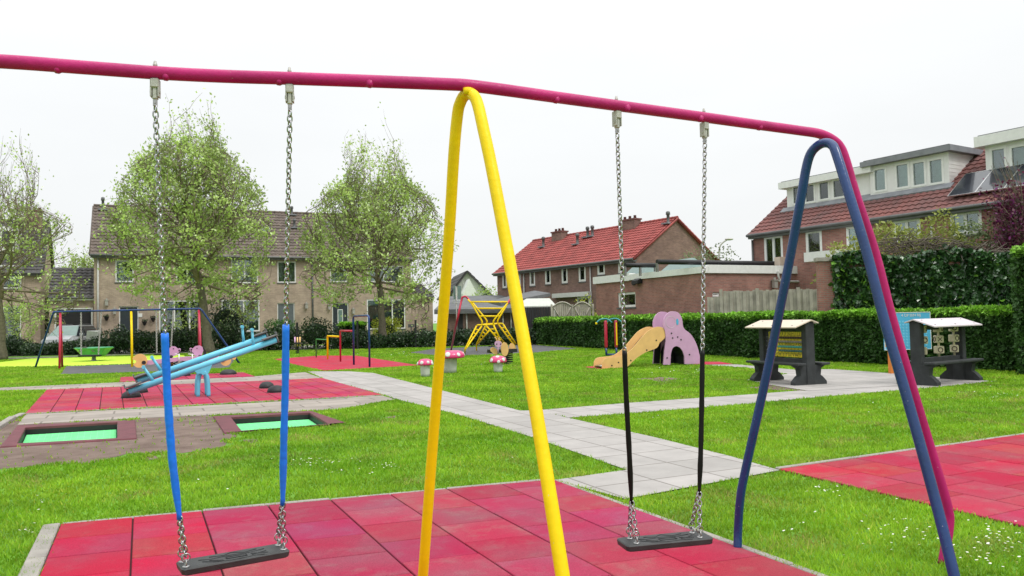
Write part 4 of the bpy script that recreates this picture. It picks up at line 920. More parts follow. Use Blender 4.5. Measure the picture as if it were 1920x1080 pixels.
b = MB(); b.lathe(fac.P(a + (c - a) * .4, 3.4 + (zt - z) * .5, .0), [(.22, 0), (.22, .012), (.18, .014), (.05, .014)], 20, fac.n); b.build('fan_grille', MT['cast_alu'], ac); b = MB(); b.box(fac, a + .05, a + .15, 3.35, 3.4, -.3, -.05); b.box(fac, c - .15, c - .05, 3.35, 3.4, -.3, -.05); b.build('foot', MT['gutter'], ac); reloc(ac, fac.P(a, 3.35, 0))
# ---- wooden fence in front of it
fn = Fr(G(1325, 547, 2.42), G(1548, 541, 2.42)); fe = thing('wooden_fence', 'weathered grey plank fence in front of the flat brick building', 'fence')
a, c = 0, fn.px(1548, 541)[0]; pst = [fn.px(x, 560)[0] for x in (1352, 1420, 1497)]; x = fn.px(1326, 560)[0]; i = 0; b = MB()
while x < c:
    low = x < pst[0]; zt = (2.2 if low else 2.42) * random.uniform(.99, 1.01); o = .02 if i % 2 else -.02
    b.box(fn, x, x + .125, .05, zt, o - .012, o + .012); x += .135 if i % 2 else .12; i += 1
b.build('planks', MT['fence_wood'], fe); 
for q in pst: b = MB(); b.box(fn, q - .06, q + .06, 0, 2.5, -.03, .09); b.build('post', MT['fence_wood'], fe)
b = MB(); b.box(fn, pst[0], c, 2.1, 2.17, -.08, -.04); b.box(fn, pst[0], c, .6, .67, -.08, -.04); b.build('rail', MT['fence_wood'], fe); reloc(fe, fn.P(0, 0))

# ================================================================== HEDGES
def hedge(name, label, cat, poly_face, th, h, m, n, lsize, base=True, top_light=1.0, seed=1, ragged=.05, tops=None, grp=None):
    """poly_face: near face line from one end to the other; the hedge lies behind it"""
    t = thing(name, label, cat, grp); pts = [Vector((p[0], p[1], 0)) for p in poly_face]; P = []; T = []; core = MB()
    L = [(pts[i + 1] - pts[i]).length for i in range(len(pts) - 1)]; tot = sum(L); wts = [l / (((pts[i] + pts[i + 1]) / 2).length ** 1.15) for i, l in enumerate(L)]; ws = sum(wts)
    for i, l in enumerate(L):
        a, c = pts[i], pts[i + 1]; d = (c - a).normalized(); nr = Vector((d.y, -d.x, 0))
        if nr.dot(-a) < 0: nr = -nr
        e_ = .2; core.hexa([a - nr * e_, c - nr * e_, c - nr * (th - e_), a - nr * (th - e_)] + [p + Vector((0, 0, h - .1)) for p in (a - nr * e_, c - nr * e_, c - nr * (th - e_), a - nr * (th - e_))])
        k = int(n * wts[i] / ws); u = rng.random(k); r = rng.random(k); face = r < .62; top = ~face
        far = 1 + (rng.random(k) < 0)
        z = np.where(face, rng.random(k) ** .85 * h, h + rng.normal(size=k) * ragged * .6 - .02)
        o = np.where(face, -np.abs(rng.normal(size=k)) * .07, -rng.random(k) * th)
        wob = .05 * np.sin(u * l * 2.1 + i) + .04 * np.sin(u * l * 5.7) + .04 * np.sin(z * 5 + u * l * 1.3)
        o = o + np.where(face, wob - .02, 0); z = z + np.where(top, .03 * np.sin(u * l * 1.7) + .02 * np.sin(u * l * 6.1), 0)
        # open, darker foot of the hedge: fewer leaves low down
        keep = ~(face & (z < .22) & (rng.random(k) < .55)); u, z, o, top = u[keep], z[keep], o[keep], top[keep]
        X = a.x + d.x * l * u + nr.x * o; Y = a.y + d.y * l * u + nr.y * o
        P.append(np.stack([X, Y, np.maximum(z, .02)], 1)); g = .5 + 1.0 * rng.random(len(u))
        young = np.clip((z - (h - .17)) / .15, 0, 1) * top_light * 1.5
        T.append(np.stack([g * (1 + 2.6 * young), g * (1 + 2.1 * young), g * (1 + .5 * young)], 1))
    for end, other in ((pts[0], pts[1]), (pts[-1], pts[-2])):
        d = (other - end).normalized(); nr = Vector((d.y, -d.x, 0)); nr = nr if nr.dot(-end) > 0 else -nr
        k = int(n * .05); q = rng.random(k) * th; z = rng.random(k) * h
        P.append(np.stack([end.x - nr.x * q, end.y - nr.y * q, z], 1)); T.append(np.repeat((.7 + .6 * rng.random(k))[:, None], 3, 1))
    core.build('inner_twigs', MT['hedge_core'], t); P = np.concatenate(P); T = np.concatenate(T)  # solid near-black core: shade inside the hedge put into its colour
    dist = np.hypot(P[:, 0], P[:, 1])
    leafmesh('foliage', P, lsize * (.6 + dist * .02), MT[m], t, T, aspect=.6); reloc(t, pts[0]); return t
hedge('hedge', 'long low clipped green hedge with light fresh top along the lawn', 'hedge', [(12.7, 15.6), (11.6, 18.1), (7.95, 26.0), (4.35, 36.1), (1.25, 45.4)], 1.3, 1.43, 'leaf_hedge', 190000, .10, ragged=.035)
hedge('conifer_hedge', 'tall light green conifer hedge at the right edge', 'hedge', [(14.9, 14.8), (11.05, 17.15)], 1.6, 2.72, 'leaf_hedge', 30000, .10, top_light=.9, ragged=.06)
# ivy covered wall
iv = thing('ivy_wall', 'brick garden wall thickly covered with glossy dark ivy', 'wall'); A_ = D(1560, 484, 25.2); B_ = D(1910, 470, 24.2); fi = Fr(A_, B_)
hz = fi.px(1720, 478)[1]; b = MB(); b.box(fi, -.45, fi.px(1930, 500)[0], 0, hz - .1, -.3, 0); b.build('wall', MT['brick_red'], iv)
b = MB(); b.box(fi, -.5, .6, hz - .1, hz + .02, -.36, .06); b.build('coping', MT['kerb'], iv)
n = 15000; s_ = rng.random(n) * (fi.px(1925, 500)[0] + .2) ; z = rng.random(n) * (hz + .12)
edge = -.12 + .22 * (.5 + .5 * np.sin(z * 3.7)) ; k_ = s_ > edge - .15; s_, z = s_[k_], z[k_]; z = z + .12 * np.sin(s_ * 2.3) * (z > hz - .3)
o = .05 + .12 * rng.random(len(s_)) + .07 * np.sin(s_ * 3.1 + z * 2) + .05 * np.sin(s_ * 7 - z * 5)
X = fi.O.x + fi.d.x * s_ + fi.n.x * o; Y = fi.O.y + fi.d.y * s_ + fi.n.y * o; g = .6 + 1.3 * rng.random(len(s_)); yng = (rng.random(len(s_)) < .05 + .12 * (s_ < 1.2)) * 1.6
leafmesh('ivy', np.stack([X, Y, z], 1), .17, MT['leaf_ivy'], iv, np.stack([g * (1 + yng * 1.3), g * (1 + yng), g], 1), aspect=.85, updir=np.array([0, -.5, -1.0])); reloc(iv, fi.P(0, 0))

# ================================================================== TREES AND SHRUBS
def tree(name, label, cat, base, top_of_trunk, height, rad, zc0, nl, leaf, lsize, grp=None, trunk_r=.17, dens=1.0, seed=0, nprim=20, spiky=.5, cone=0.0, offx=0):
    R = random.Random(seed); t = thing(name, label, cat, grp); b = MB(); base = Vector(base); tt = Vector(top_of_trunk)
    n = 7; tp = [base.lerp(tt, i / n) + Vector((R.gauss(0, .02), R.gauss(0, .02), 0)) for i in range(n + 1)]
    b.tube(smooth(tp, 2), [trunk_r * (1.35 - .1 * min(i, 3) if i < 3 else 1.02) * (1 - .3 * i / (2 * n)) for i in range(2 * n + 1)], 10)
    b.build('trunk', MT['bark'], t); b = MB(); P = []; W = []; X_ = []; fill = nl / 15
    axis_top = Vector((tt.x + offx, tt.y, base.z + height * .70)); zc1 = base.z + height * .93
    lead = [tt.lerp(axis_top, i / 6) + Vector((R.gauss(0, .08), R.gauss(0, .08), 0)) for i in range(7)]; lead[0] = tt
    b.tube(lead, [trunk_r * .72 * (1 - i / 6) + .015 for i in range(7)], 6)
    def env(z):                 # crown radius at height z
        f = (z - zc0) / (zc1 - zc0); f = min(max(f, 0), 1)
        e = max(0, 1 - ((f - .38) / .66) ** 2.6) ** .5 if f > .38 else .66 + .34 * math.sin(f / .38 * PI / 2)
        return rad * max(.16, e) * (1 - cone * f)
    def twig(p, d, L, r, depth, zb=.16):
        q = p; pts = [p]; m = 4
        for i in range(m):
            d = (d + Vector((R.gauss(0, .16), R.gauss(0, .16), zb + R.gauss(0, .08)))).normalized(); q = q + d * L / m
            c = Vector((tt.x + offx * .5, tt.y, q.z)); off = q - c; lim = env(q.z) * R.uniform(.9, 1.15)
            if Vector((off.x, off.y, 0)).length > lim: q = c + off * (lim / Vector((off.x, off.y, 0)).length)
            pts.append(q)
        b.tube(pts, [r * (1 - .7 * i / m) for i in range(m + 1)], 4 if depth else 5, cap=False)
        if depth < 2:
            k = (8 if depth == 0 else 4)
            for i in range(k):
                f = R.uniform(.25, 1); j = min(int(f * m), m - 1); s = pts[j].lerp(pts[j + 1], f * m - j)
                dd = (d * .7 + Vector((R.gauss(0, .7), R.gauss(0, .7), R.gauss(.25, .45)))).normalized()
                twig(s, dd, L * R.uniform(.42, .7), r * .5, depth + 1, zb)
        if depth >= 1:
            k = 7 if depth == 2 else 4
            for i in range(k):
                f = R.uniform(.2, 1); j = min(int(f * m), m - 1); P.append(pts[j].lerp(pts[j + 1], f * m - j)); W.append(1)
    for i in range(nprim):
        f = (i + .3) / nprim; s = lead[0].lerp(lead[-1], f * .95); a = i * 2.4 + R.uniform(-.4, .4); up = .3 + .4 * f
        L = max(.8, env(s.z + .3) * R.uniform(.95, 1.25)); twig(s, Vector((math.cos(a), math.sin(a), up if i % 3 else up * .15 - .12)).normalized(), L, trunk_r * .30 * (1 - .5 * f), 0, .16 if i % 3 else -.03)
    for i in range(int(46 * spiky)):           # long straight shoots standing out of the top
        a = R.uniform(0, 2 * PI); q = R.uniform(.1, .8) * rad; z = zc0 + (zc1 - zc0) * (.90 - .35 * (q / rad) ** 2) * R.uniform(.8, 1.0)
        p = Vector((tt.x + offx * .5 + math.cos(a) * q * .7, tt.y + math.sin(a) * q * .7, z)); e_ = p + Vector((math.cos(a) * .5, math.sin(a) * .5, R.uniform(1.0, 1.9)))
        b.tube([p, p.lerp(e_, .5), e_], [.018, .012, .006], 4, cap=False)
        for k in range(4): P.append(p.lerp(e_, R.uniform(.05, 1))); 
    for i in range(int(fill)):
        f = R.random() ** .8; z = zc0 + (zc1 - zc0) * f; a = R.uniform(0, 2 * PI); q = env(z) * (R.random() ** .45)
        if R.random() < .5 + .5 * math.sin(a * 3 + z * 1.9 + seed): 
            p = Vector((tt.x + offx * .5 + math.cos(a) * q, tt.y + math.sin(a) * q, z)); e_ = p + Vector((math.cos(a) * .35 + R.gauss(0, .12), math.sin(a) * .35 + R.gauss(0, .12), R.uniform(.15, .75) * (1 if f > .25 else .3)))
            b.tube([p - (e_ - p) * .5, p, e_], [.014, .011, .005], 3, cap=False)
            for k in range(16): X_.append(p.lerp(e_, R.uniform(-.3, 1.0)) + Vector((R.gauss(0, .09), R.gauss(0, .09), R.gauss(0, .07))))
    b.build('limbs', MT['twig'], t, recalc=False)
    P = np.array([tuple(p) for p in P]); nl = int(nl * .42); idx = rng.integers(0, len(P), nl); Q = P[idx] + rng.normal(size=(nl, 3)) * np.array([.2, .2, .17]) * (lsize / .16) * dens; Q = np.concatenate([Q, np.array([tuple(p) for p in X_])]); nl = len(Q)
    br = (.72 + .2 * np.sin(Q[:, 0] * 2.1 + Q[:, 2] * 1.7)) + .55 * rng.random(nl); pale = (rng.random(nl) < .10) * .9
    leafmesh('crown', Q, lsize, MT[leaf], t, np.stack([br * (1 + pale), br * (1 + pale * .8), br * (1 + pale * 2.5)], 1), aspect=.62)
    reloc(t, base); return t
GR = 'young leafy trees at the far edge of the lawn'
tb = G(393, 662); Yt = tb.y
def zz(x, y, Y): return D(x, y, Y).z
tree('leafy_tree', 'tallest spring tree with upright shoots, above the light blue seesaw', 'tree', tb, D(375, 532, Yt), zz(350, 252, Yt), 158 / F * Yt, zz(378, 568, Yt), 24000, 'leaf_spring', .17, GR, .26, seed=3, nprim=34, spiky=1.5, offx=-.8, cone=.22)
tb = G(720, 652); Yt = tb.y
tree('leafy_tree', 'round crowned spring tree left of the yellow swing legs', 'tree', tb, D(712, 540, Yt), zz(700, 326, Yt), 134 / F * Yt, zz(712, 572, Yt), 18500, 'leaf_spring', .165, GR, .23, seed=11, nprim=30, spiky=1.2, offx=-.3)
tb = G(4, 674); Yt = tb.y
tree('leafy_tree', 'sparse spring tree at the left edge of the picture', 'tree', tb, D(-2, 560, Yt), zz(20, 368, Yt), 150 / F * Yt, zz(5, 600, Yt), 5500, 'leaf_spring', .15, GR, .24, seed=5, nprim=20, spiky=.8, dens=1.2)
tree('purple_tree', 'purple leaved tree behind the ivy wall at the right edge', 'tree', (0, 0, 0) if False else D(1932, 690, 26).xy.to_3d(), D(1930, 500, 26), zz(1925, 345, 26), 56 / F * 26, zz(1915, 470, 26), 5200, 'leaf_purple', .12, None, .10, seed=8, nprim=16, spiky=.8)
def bush(name, label, cat, c, rx, ry, h, n, leaf, lsize, grp=None, tintf=None, z0=.0, core=True):
    t = thing(name, label, cat, grp); b = MB(); c = Vector(c)
    for i in range(5): a = random.uniform(0, 6.28); b.tube([c, c + Vector((math.cos(a) * rx * .3, math.sin(a) * ry * .3, h * .4)), c + Vector((math.cos(a) * rx * .6, math.sin(a) * ry * .6, h * .8))], [.03, .02, .008], 5, cap=False)
    b.build('stems', MT['dry_stem'], t, recalc=False)
    v = rng.normal(size=(n, 3)); v /= np.linalg.norm(v, axis=1)[:, None]; r = .62 + .42 * rng.random(n) ** .5
    lump = 1 + .16 * np.sin(v[:, 0] * 5 + c.x * 3) * np.sin(v[:, 1] * 4 + c.y) + .12 * np.sin(v[:, 2] * 7 + c.x * 5)
    p = v * (r * lump)[:, None] * np.array([rx, ry, h * .55]); p[:, 2] += h * .5 + z0; p[:, 2] = np.maximum(p[:, 2], .05) + c.z
    p[:, 0] += c.x; p[:, 1] += c.y
    g = .65 + .7 * rng.random(n); T = np.stack([g, g, g], 1)
    if tintf is not None: T = tintf(v, T)
    leafmesh('foliage', p, lsize, MT[leaf], t, T, aspect=.55)
    if core:
        b = MB(); b.sphere(c + Vector((0, 0, h * .5 + z0)), 1, (rx * .62, ry * .62, h * .36), 10, 6); b.build('inner_twigs', MT['hedge_core'], t)  # solid dark core, painted as the shaded inside of the bush
    reloc(t, c); return t
def flow(p):
    def f(v, T):
        w_ = (rng.random(len(T)) < p) & (v[:, 2] > -.1); T[w_] = np.array([9, 4.5, 9]) * (.8 + .4 * rng.random((w_.sum(), 1))); return T
    return f
GS = 'dark evergreen shrubs along the street'
xs = [(22, 1.4, ''), (62, .85, ''), (104, .85, ''), (142, 1.0, ''), (182, 1.15, ''), (222, 1.9, ''), (262, 1.6, ''), (300, 1.5, ''), (338, 1.7, ''), (372, 1.6, ''), (424, 2.2, ''), (462, 1.7, ''), (500, 1.7, ''), (530, 2.0, ''), (592, 2.1, ''), (632, 1.6, ''), (672, 1.6, ''), (708, 1.15, ''), (752, 1.4, ''), (790, 1.6, ''), (826, 1.5, ''), (872, 1.5, ''), (912, 1.6, ''), (948, 1.5, ''), (985, 1.5, '')]
near = {22: 'beside the sparse tree at the left edge', 62: 'in front of the silver car, left one', 104: 'in front of the silver car, right one', 142: 'just right of the silver car', 182: 'behind the green spinning bowl', 222: 'left of the far yellow swing post', 262: 'right of the far yellow swing post', 300: 'just left of the blue chain sleeve', 338: 'behind the left pink bear head', 372: 'behind the right pink bear head', 424: 'tall one speckled with pale buds right of the tallest tree trunk', 462: 'under the raised seesaw handles', 500: 'behind the raised seesaw end', 530: 'behind the right blue chain sleeve', 592: 'tall one behind the low green bar', 632: 'behind the yellow exercise bar', 672: 'behind the tall blue exercise bar', 708: 'at the foot of the round crowned tree', 752: 'right of the round crowned tree trunk', 790: 'left of the yellow swing leg', 826: 'behind the yellow swing leg', 872: 'left behind the climbing frame', 912: 'behind the middle of the climbing frame', 948: 'right behind the climbing frame', 985: 'nearest the end of the clipped hedge'}
for x, h, _ in xs:
    gpt = G(x, 668 - x * .0205 if x < 800 else 652); c = Vector((gpt.x, gpt.y + .1, 0)) if x < 800 else Vector((gpt.x, 45.5, 0))
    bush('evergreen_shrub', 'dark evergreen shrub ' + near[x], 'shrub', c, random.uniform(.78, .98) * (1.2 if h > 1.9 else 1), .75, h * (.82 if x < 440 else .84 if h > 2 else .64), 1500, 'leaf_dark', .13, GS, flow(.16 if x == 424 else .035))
Yb = 49.5
c = D(725, 640, Yb); bush('golden_bush', 'round clipped yellow green bush in front of the wide window', 'bush', (c.x, Yb, 0), .95, .9, zz(725, 596, Yb), 2600, 'leaf_yellow', .10)
c = D(405, 640, 47.5); bush('evergreen_bush', 'tall dark rounded evergreen behind the tallest tree trunk', 'bush', (c.x + .6, 47.5, 0), 1.3, .9, zz(405, 566, 47.5), 3200, 'leaf_dark', .12)
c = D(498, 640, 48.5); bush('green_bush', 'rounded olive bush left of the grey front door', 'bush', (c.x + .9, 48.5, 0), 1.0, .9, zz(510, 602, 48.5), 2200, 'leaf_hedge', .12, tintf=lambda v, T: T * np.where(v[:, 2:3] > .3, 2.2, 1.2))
c = D(635, 620, 49.8); d_ = D(682, 620, 49.8); hedge('box_hedge', 'small clipped box hedge with bright top below the blue front door', 'hedge', [(c.x, c.y), (d_.x, d_.y)], .8, zz(655, 607, 49.8), 'leaf_hedge', 2600, .09, top_light=1.6)
c = D(150, 640, 62); tree('far_tree', 'light green tree showing above the left garage roof', 'tree', (c.x, 62, 0), (c.x, 62, 3), zz(155, 476, 62), 2.0, 2.5, 3500, 'leaf_spring', .2, None, .2, seed=21, nprim=14, spiky=.2)
c = D(92, 600, 56); bush('green_bush', 'light green bush between the corner house and the left garage', 'bush', (c.x, 56, 0), .9, .9, zz(90, 538, 56), 1200, 'leaf_spring', .15)
c = D(20, 620, 47); bush('green_bush', 'leafy bush in front of the corner house window', 'bush', (c.x, 47, 0), 1.6, .9, zz(20, 570, 47), 1800, 'leaf_spring', .14, core=False)
for x, y, lab in ((352, 585, 'left'), (430, 570, 'right')):
    c = D(x, 620, 47.8); bush('garden_shrub', 'open twiggy light green shrub ' + lab + ' of the tallest tree trunk', 'shrub', (c.x, 47.8, 0), 1.1, .7, zz(x, y, 47.8), 420, 'leaf_spring', .17, core=False)
# behind the ivy wall and the gable
for k, (x, y, w_, n) in enumerate(((1585, 466, .8, 1300), (1672, 425, 1.4, 3200), (1768, 416, 1.3, 3400), (1840, 425, 1.3, 2400))):
    c = D(x, 600, 27.5); h = zz(x, y, 27.5)
    bush('garden_bush', ('small yellow green bush tip above the left end of the ivy', 'yellow green bush above the middle of the ivy wall', 'yellow green bush right of the middle one above the ivy', 'grey green twiggy bush beside the purple tree')[k], 'bush', (c.x, 27.5, 1.6), w_, .8, h - 1.6, n, 'leaf_olive' if k < 3 else 'leaf_grey', .14, 'bushes above the ivy wall', core=False)
b = MB(); tg = thing('dry_creeper', 'tangle of bare grey brown creeper stems on top of the ivy wall', 'creeper')
for i in range(260):
    s_ = random.uniform(1.6, fi.px(1890, 480)[0]); p = fi.P(s_, hz + random.uniform(-.1, .35 + .25 * math.sin(s_ * .8)), random.uniform(-.5, .1)); d_ = Vector((random.gauss(0, 1), random.gauss(0, .5), random.gauss(0, .4))).normalized() * random.uniform(.2, .5)
    b.tube([p - d_, p + Vector((0, 0, random.uniform(-.05, .1))), p + d_], [.012, .015, .008], 4, cap=False)
b.build('stems', MT['dry_stem'], tg, recalc=False); reloc(tg, fi.P(3, hz))
c = D(1335, 480, 37); bush('pale_shrub', 'pale feathery green shrub in front of the brick gable', 'shrub', (c.x, 37, 1.2), 1.5, .9, zz(1325, 464, 37) - 1.2, 1300, 'leaf_grey', .13, core=False)
c = D(880, 570, 66); bush('green_bush', 'small green bush beside the far grey gabled house', 'bush', (c.x + 1.5, 66, 1.5), 1.5, 1, 2.6, 700, 'leaf_spring', .2)
c = D(938, 585, 42); bush('yellow_shrub', 'small yellow green shrub on top of the wooden gate', 'shrub', (D(1098, 570, 45).x, 45.4, .6), .7, .5, 2.0, 500, 'leaf_yellow', .12)

# ================================================================== FAR BACKGROUND
gh = thing('gabled_house', 'distant grey rendered house with dark gabled roof', 'house'); fg = Fr(D(848, 545, 78), D(848, 545, 78) + Vector((.98, .2, 0)))
a, c = 0, fg.px(914, 550)[0]; m_ = fg.px(875, 508)[0]; zt = fg.px(875, 508)[1]; ze = fg.px(912, 550)[1]
b = MB(); P = fg.P; hw = rect(fg, 868, 530, 881, 540); b.prism(fg, [(a, 0), (c, 0), (c, ze), (m_, zt - .15), (a, ze)], -10, 0); b.build('wall', MT['stem_white'], gh)
for s_ in ((a - .5, ze - .3), (c + .5, ze - .3)): slope('roof', P(s_[0], s_[1], .4), P(s_[0], s_[1], -10), P(m_, zt, -10), P(m_, zt, .4), MT['roof_dark'], gh, .5, .5)
b = MB(); b.box(fg, hw[0], hw[1], hw[2], hw[3], 0, .05); w_ = b.build('window', MT['frame_white'], gh); b = MB(); b.box(fg, hw[0] + .1, hw[1] - .1, hw[2] + .1, hw[3] - .1, .05, .06); b.build('pane', MT['lantern_glass'], w_)
b = MB(); q = fg.px(862, 548); q2 = fg.px(885, 548); b.prism(fg, [(q[0], q[1] - 1), (q2[0], q[1] - 1), (q2[0], q[1]), ((q[0] + q2[0]) / 2, q[1] + 1.2), (q[0], q[1] - .2)], 0, 2.5); b.build('porch', MT['frame_white'], gh); reloc(gh, P(0, 0))
gr = thing('garage_row', 'low brown brick garages with long grey felt roof behind the climbing frame', 'garage'); fg = Fr(D(830, 578, 55), D(830, 578, 55) + Vector((.99, .1, 0)))
P = fg.P; c = fg.px(985, 590)[0]; ze = fg.px(900, 579)[1]; b = MB(); b.box(fg, -.3, c, 0, ze - .05, -5, 0); b.build('wall', MT['brick_dark'], gr)
zb = CH + (fg.px(900, 554)[1] - CH) * 1.09; b = MB(); b.hexa([P(-.6, ze - .15, .35), P(c + .3, ze - .15, .35), P(c + 3.0, zb - .1, -5.2), P(.5, zb - .1, -5.2), P(-.6, ze, .35), P(c + .3, ze, .35), P(c + 3.0, zb, -5.2), P(.5, zb, -5.2)]); b.build('roof', MT['felt'], gr)
b = MB(); b.box(fg, -.6, c + .3, ze - .32, ze - .15, .3, .36); b.build('fascia', MT['gutter'], gr)
for x in (875, 943, 958): pipe(gr, fg, fg.px(x, 600)[0], 0, ze - .2, 'pipe_white', .05)
b = MB(); q = rect(fg, 858, 585, 868, 625); b.box(fg, q[0], q[1], 0, q[3], 0, .04); b.build('door', MT['interior'], gr); reloc(gr, P(0, 0))
cp = thing('carport', 'grey lean-to carport roof with pale edge left of the wooden gates', 'carport'); fg = Fr(D(965, 575, 50), D(965, 575, 50) + Vector((.98, .2, 0))); P = fg.P; c = fg.px(1029, 575)[0]
z0_, z1_ = fg.px(962, 568)[1], fg.px(1029, 550)[1]; b = MB(); b.hexa([P(-1, z0_ - .2, .5), P(c, z1_ - .2, .5), P(c, z1_ + .2, -4), P(-1, z0_ + .1, -4), P(-1, z0_, .5), P(c, z1_, .5), P(c, z1_ + .35, -4), P(-1, z0_ + .25, -4)]); b.build('roof', MT['felt'], cp)
for q in (.1, c - .1): b = MB(); b.box(fg, q - .05, q + .05, 0, z0_, .1, .2); b.build('post', MT['gutter'], cp)
reloc(cp, P(0, 0))
pc = thing('patio_canopy', 'pale translucent patio canopy above the black fence', 'canopy'); fg = Fr(D(972, 575, 47), D(972, 575, 47) + Vector((1, .1, 0))); P = fg.P; c = fg.px(1042, 570)[0]; zt = fg.px(1000, 574)[1]
b = MB(); b.hexa([P(-.3, zt - .08, .2), P(c, zt - .08, .2), P(c, zt + .45, -2.5), P(.8, zt + .45, -2.5), P(-.3, zt, .2), P(c, zt, .2), P(c, zt + .53, -2.5), P(.8, zt + .53, -2.5)]); b.build('roof', MT['stem_white'], pc)
for q in (.1, c - .1): b = MB(); b.box(fg, q - .05, q + .05, 0, zt, .0, .1); b.build('post', MT['frame_white'], pc)
reloc(pc, P(0, 0))
bf = thing('black_fence', 'black plank fence left of the wooden gates', 'fence'); fg = Fr(D(972, 577, 46), D(972, 577, 46) + Vector((1, .05, 0))); c = fg.px(1034, 580)[0]; zt = fg.px(1000, 576)[1]; b = MB(); x = 0
while x < c: b.box(fg, x, x + .14, 0, zt, -.02, .0 + .01 * (int(x * 7) % 2)); x += .155
b.build('planks', MT['black_fence'], bf); reloc(bf, fg.P(0, 0))
for k_, (x0, x1) in enumerate(((1036, 1073), (1075, 1108))):
    gt = thing('garden_gate', ('left' if k_ == 0 else 'right') + ' one of two arched weathered wooden gates with diagonal braces', 'gate', 'arched wooden garden gates'); fg = Fr(D(x0, 580, 44.5), D(x0, 580, 44.5) + Vector((1, .0, 0))); P = fg.P; c = fg.px(x1, 580)[0]; zt = fg.px(x0 + 18, 565)[1]
    n = 9; b = MB()
    for i in range(n):
        u = (i + .5) / n; h = zt - .28 * (2 * u - 1) ** 2; w_ = c / n; b.box(fg, i * w_ + .01, (i + 1) * w_ - .01, .08, h, -.02, 0)
    b.build('planks', MT['fence_wood'], gt); b = MB(); b.hexa([P(.05, zt - 1.1, .004), P(.15, zt - 1.1, .004), P(c / 2 + .05, zt - .1, .004), P(c / 2 - .05, zt - .1, .004), P(.05, zt - 1.1, .03), P(.15, zt - 1.1, .03), P(c / 2 + .05, zt - .1, .03), P(c / 2 - .05, zt - .1, .03)]) if False else None
    for s0_, z0_, s1_, z1_ in ((.08, zt - .35, c / 2, zt - 1.2), (c - .08, zt - .35, c / 2, zt - 1.2)): b.tube([P(s0_, z0_, .03), P(s1_, z1_, .03)], .035, 4)
    b.tube([P(i / 10 * c, zt - .05 - .28 * (i / 5 - 1) ** 2, .02) for i in range(11)], .04, 4); b.build('brace', MT['fence_wood'], gt)
    for q in ((-.05,) if k_ == 0 else (-.05, c + .12)): b = MB(); b.box(fg, q - .05, q + .05, 0, zt - .15, -.06, .04); b.build('post', MT['fence_wood'], gt)
    reloc(gt, P(0, 0))
ss = thing('street_sign', 'grey backs of two traffic signs on a thin pole', 'sign'); p = D(857, 650, 46.5); p.z = 0; b = MB(); b.tube([p, p + Vector((0, 0, zz(857, 537, 46.5)))], .035, 8); b.build('pole', MT['cast_alu'], ss)
fg = Fr(p, p + Vector((1, 0, 0)))
for x0, y0, x1, y1 in ((850, 536, 856, 561), (858, 536, 864.5, 561)): q = rect(fg, x0, y0, x1, y1); b = MB(); b.box(fg, *q, -.09, -.05); b.build('sign_panel', MT['lantern_glass'], ss)
q = rect(fg, 850, 563, 864, 568); b = MB(); b.tube([fg.P(q[0], q[2], .05), fg.P(q[1], q[2], .05), fg.P(q[1], q[3], .05), fg.P(q[0], q[3], .05), fg.P(q[0], q[2], .05)], .02, 5); b.build('bracket', MT['frame_white'], ss); reloc(ss, p)
st = thing('street_lamp', 'curved grey street lamp behind the flat brick building', 'street lamp'); p = D(1349, 500, 60); p.z = 0
b = MB(); b.tube(smooth([p, Vector((p.x, 60, zz(1350, 490, 60))), Vector((D(1349, 466, 60).x, 60, zz(1349, 466, 60))), D(1354, 456, 60), D(1364, 449, 60)], 4), .06, 8); b.build('pole', MT['cast_alu'], st)
b = MB(); b.sphere(D(1367, 448.5, 60), 1, (.34, .14, .10), 10, 6); b.build('lamp_head', MT['cast_alu'], st); reloc(st, p)
for k_, (x, y, yb) in enumerate(((557, 606, 642), (670, 603, 652), (779, 601, 648))):
    p = D(x, y, 44); q = Vector((p.x, 44, 0)); po = thing('black_post', 'thin black post among the street shrubs, ' + ('the one left of the exercise bars', 'the one between the tall blue bars', 'the one right of the golden bush')[k_], 'post', 'black posts in the shrubs'); b = MB(); b.box(Fr(q, q + Vector((1, 0, 0))), -.05, .05, 0, p.z, -.05, .05); b.box(Fr(q, q + Vector((1, 0, 0))), -.06, .06, p.z, p.z + .04, -.06, .06); b.build('post', MT['black_plastic'], po); reloc(po, q)
mb = thing('mailbox', 'small dark mailbox on a stand right of the wide window', 'mailbox'); fg = Fr(D(765, 611, 46), D(765, 611, 46) + Vector((1, 0, 0))); q = rect(fg, 765, 608, 776, 614); b = MB(); b.box(fg, *q, -.2, 0); b.build('box', MT['gutter'], mb); b = MB(); b.box(fg, (q[0] + q[1]) / 2 - .03, (q[0] + q[1]) / 2 + .03, 0, q[2], -.13, -.07); b.build('stand', MT['gutter'], mb); reloc(mb, fg.P(0, 0))

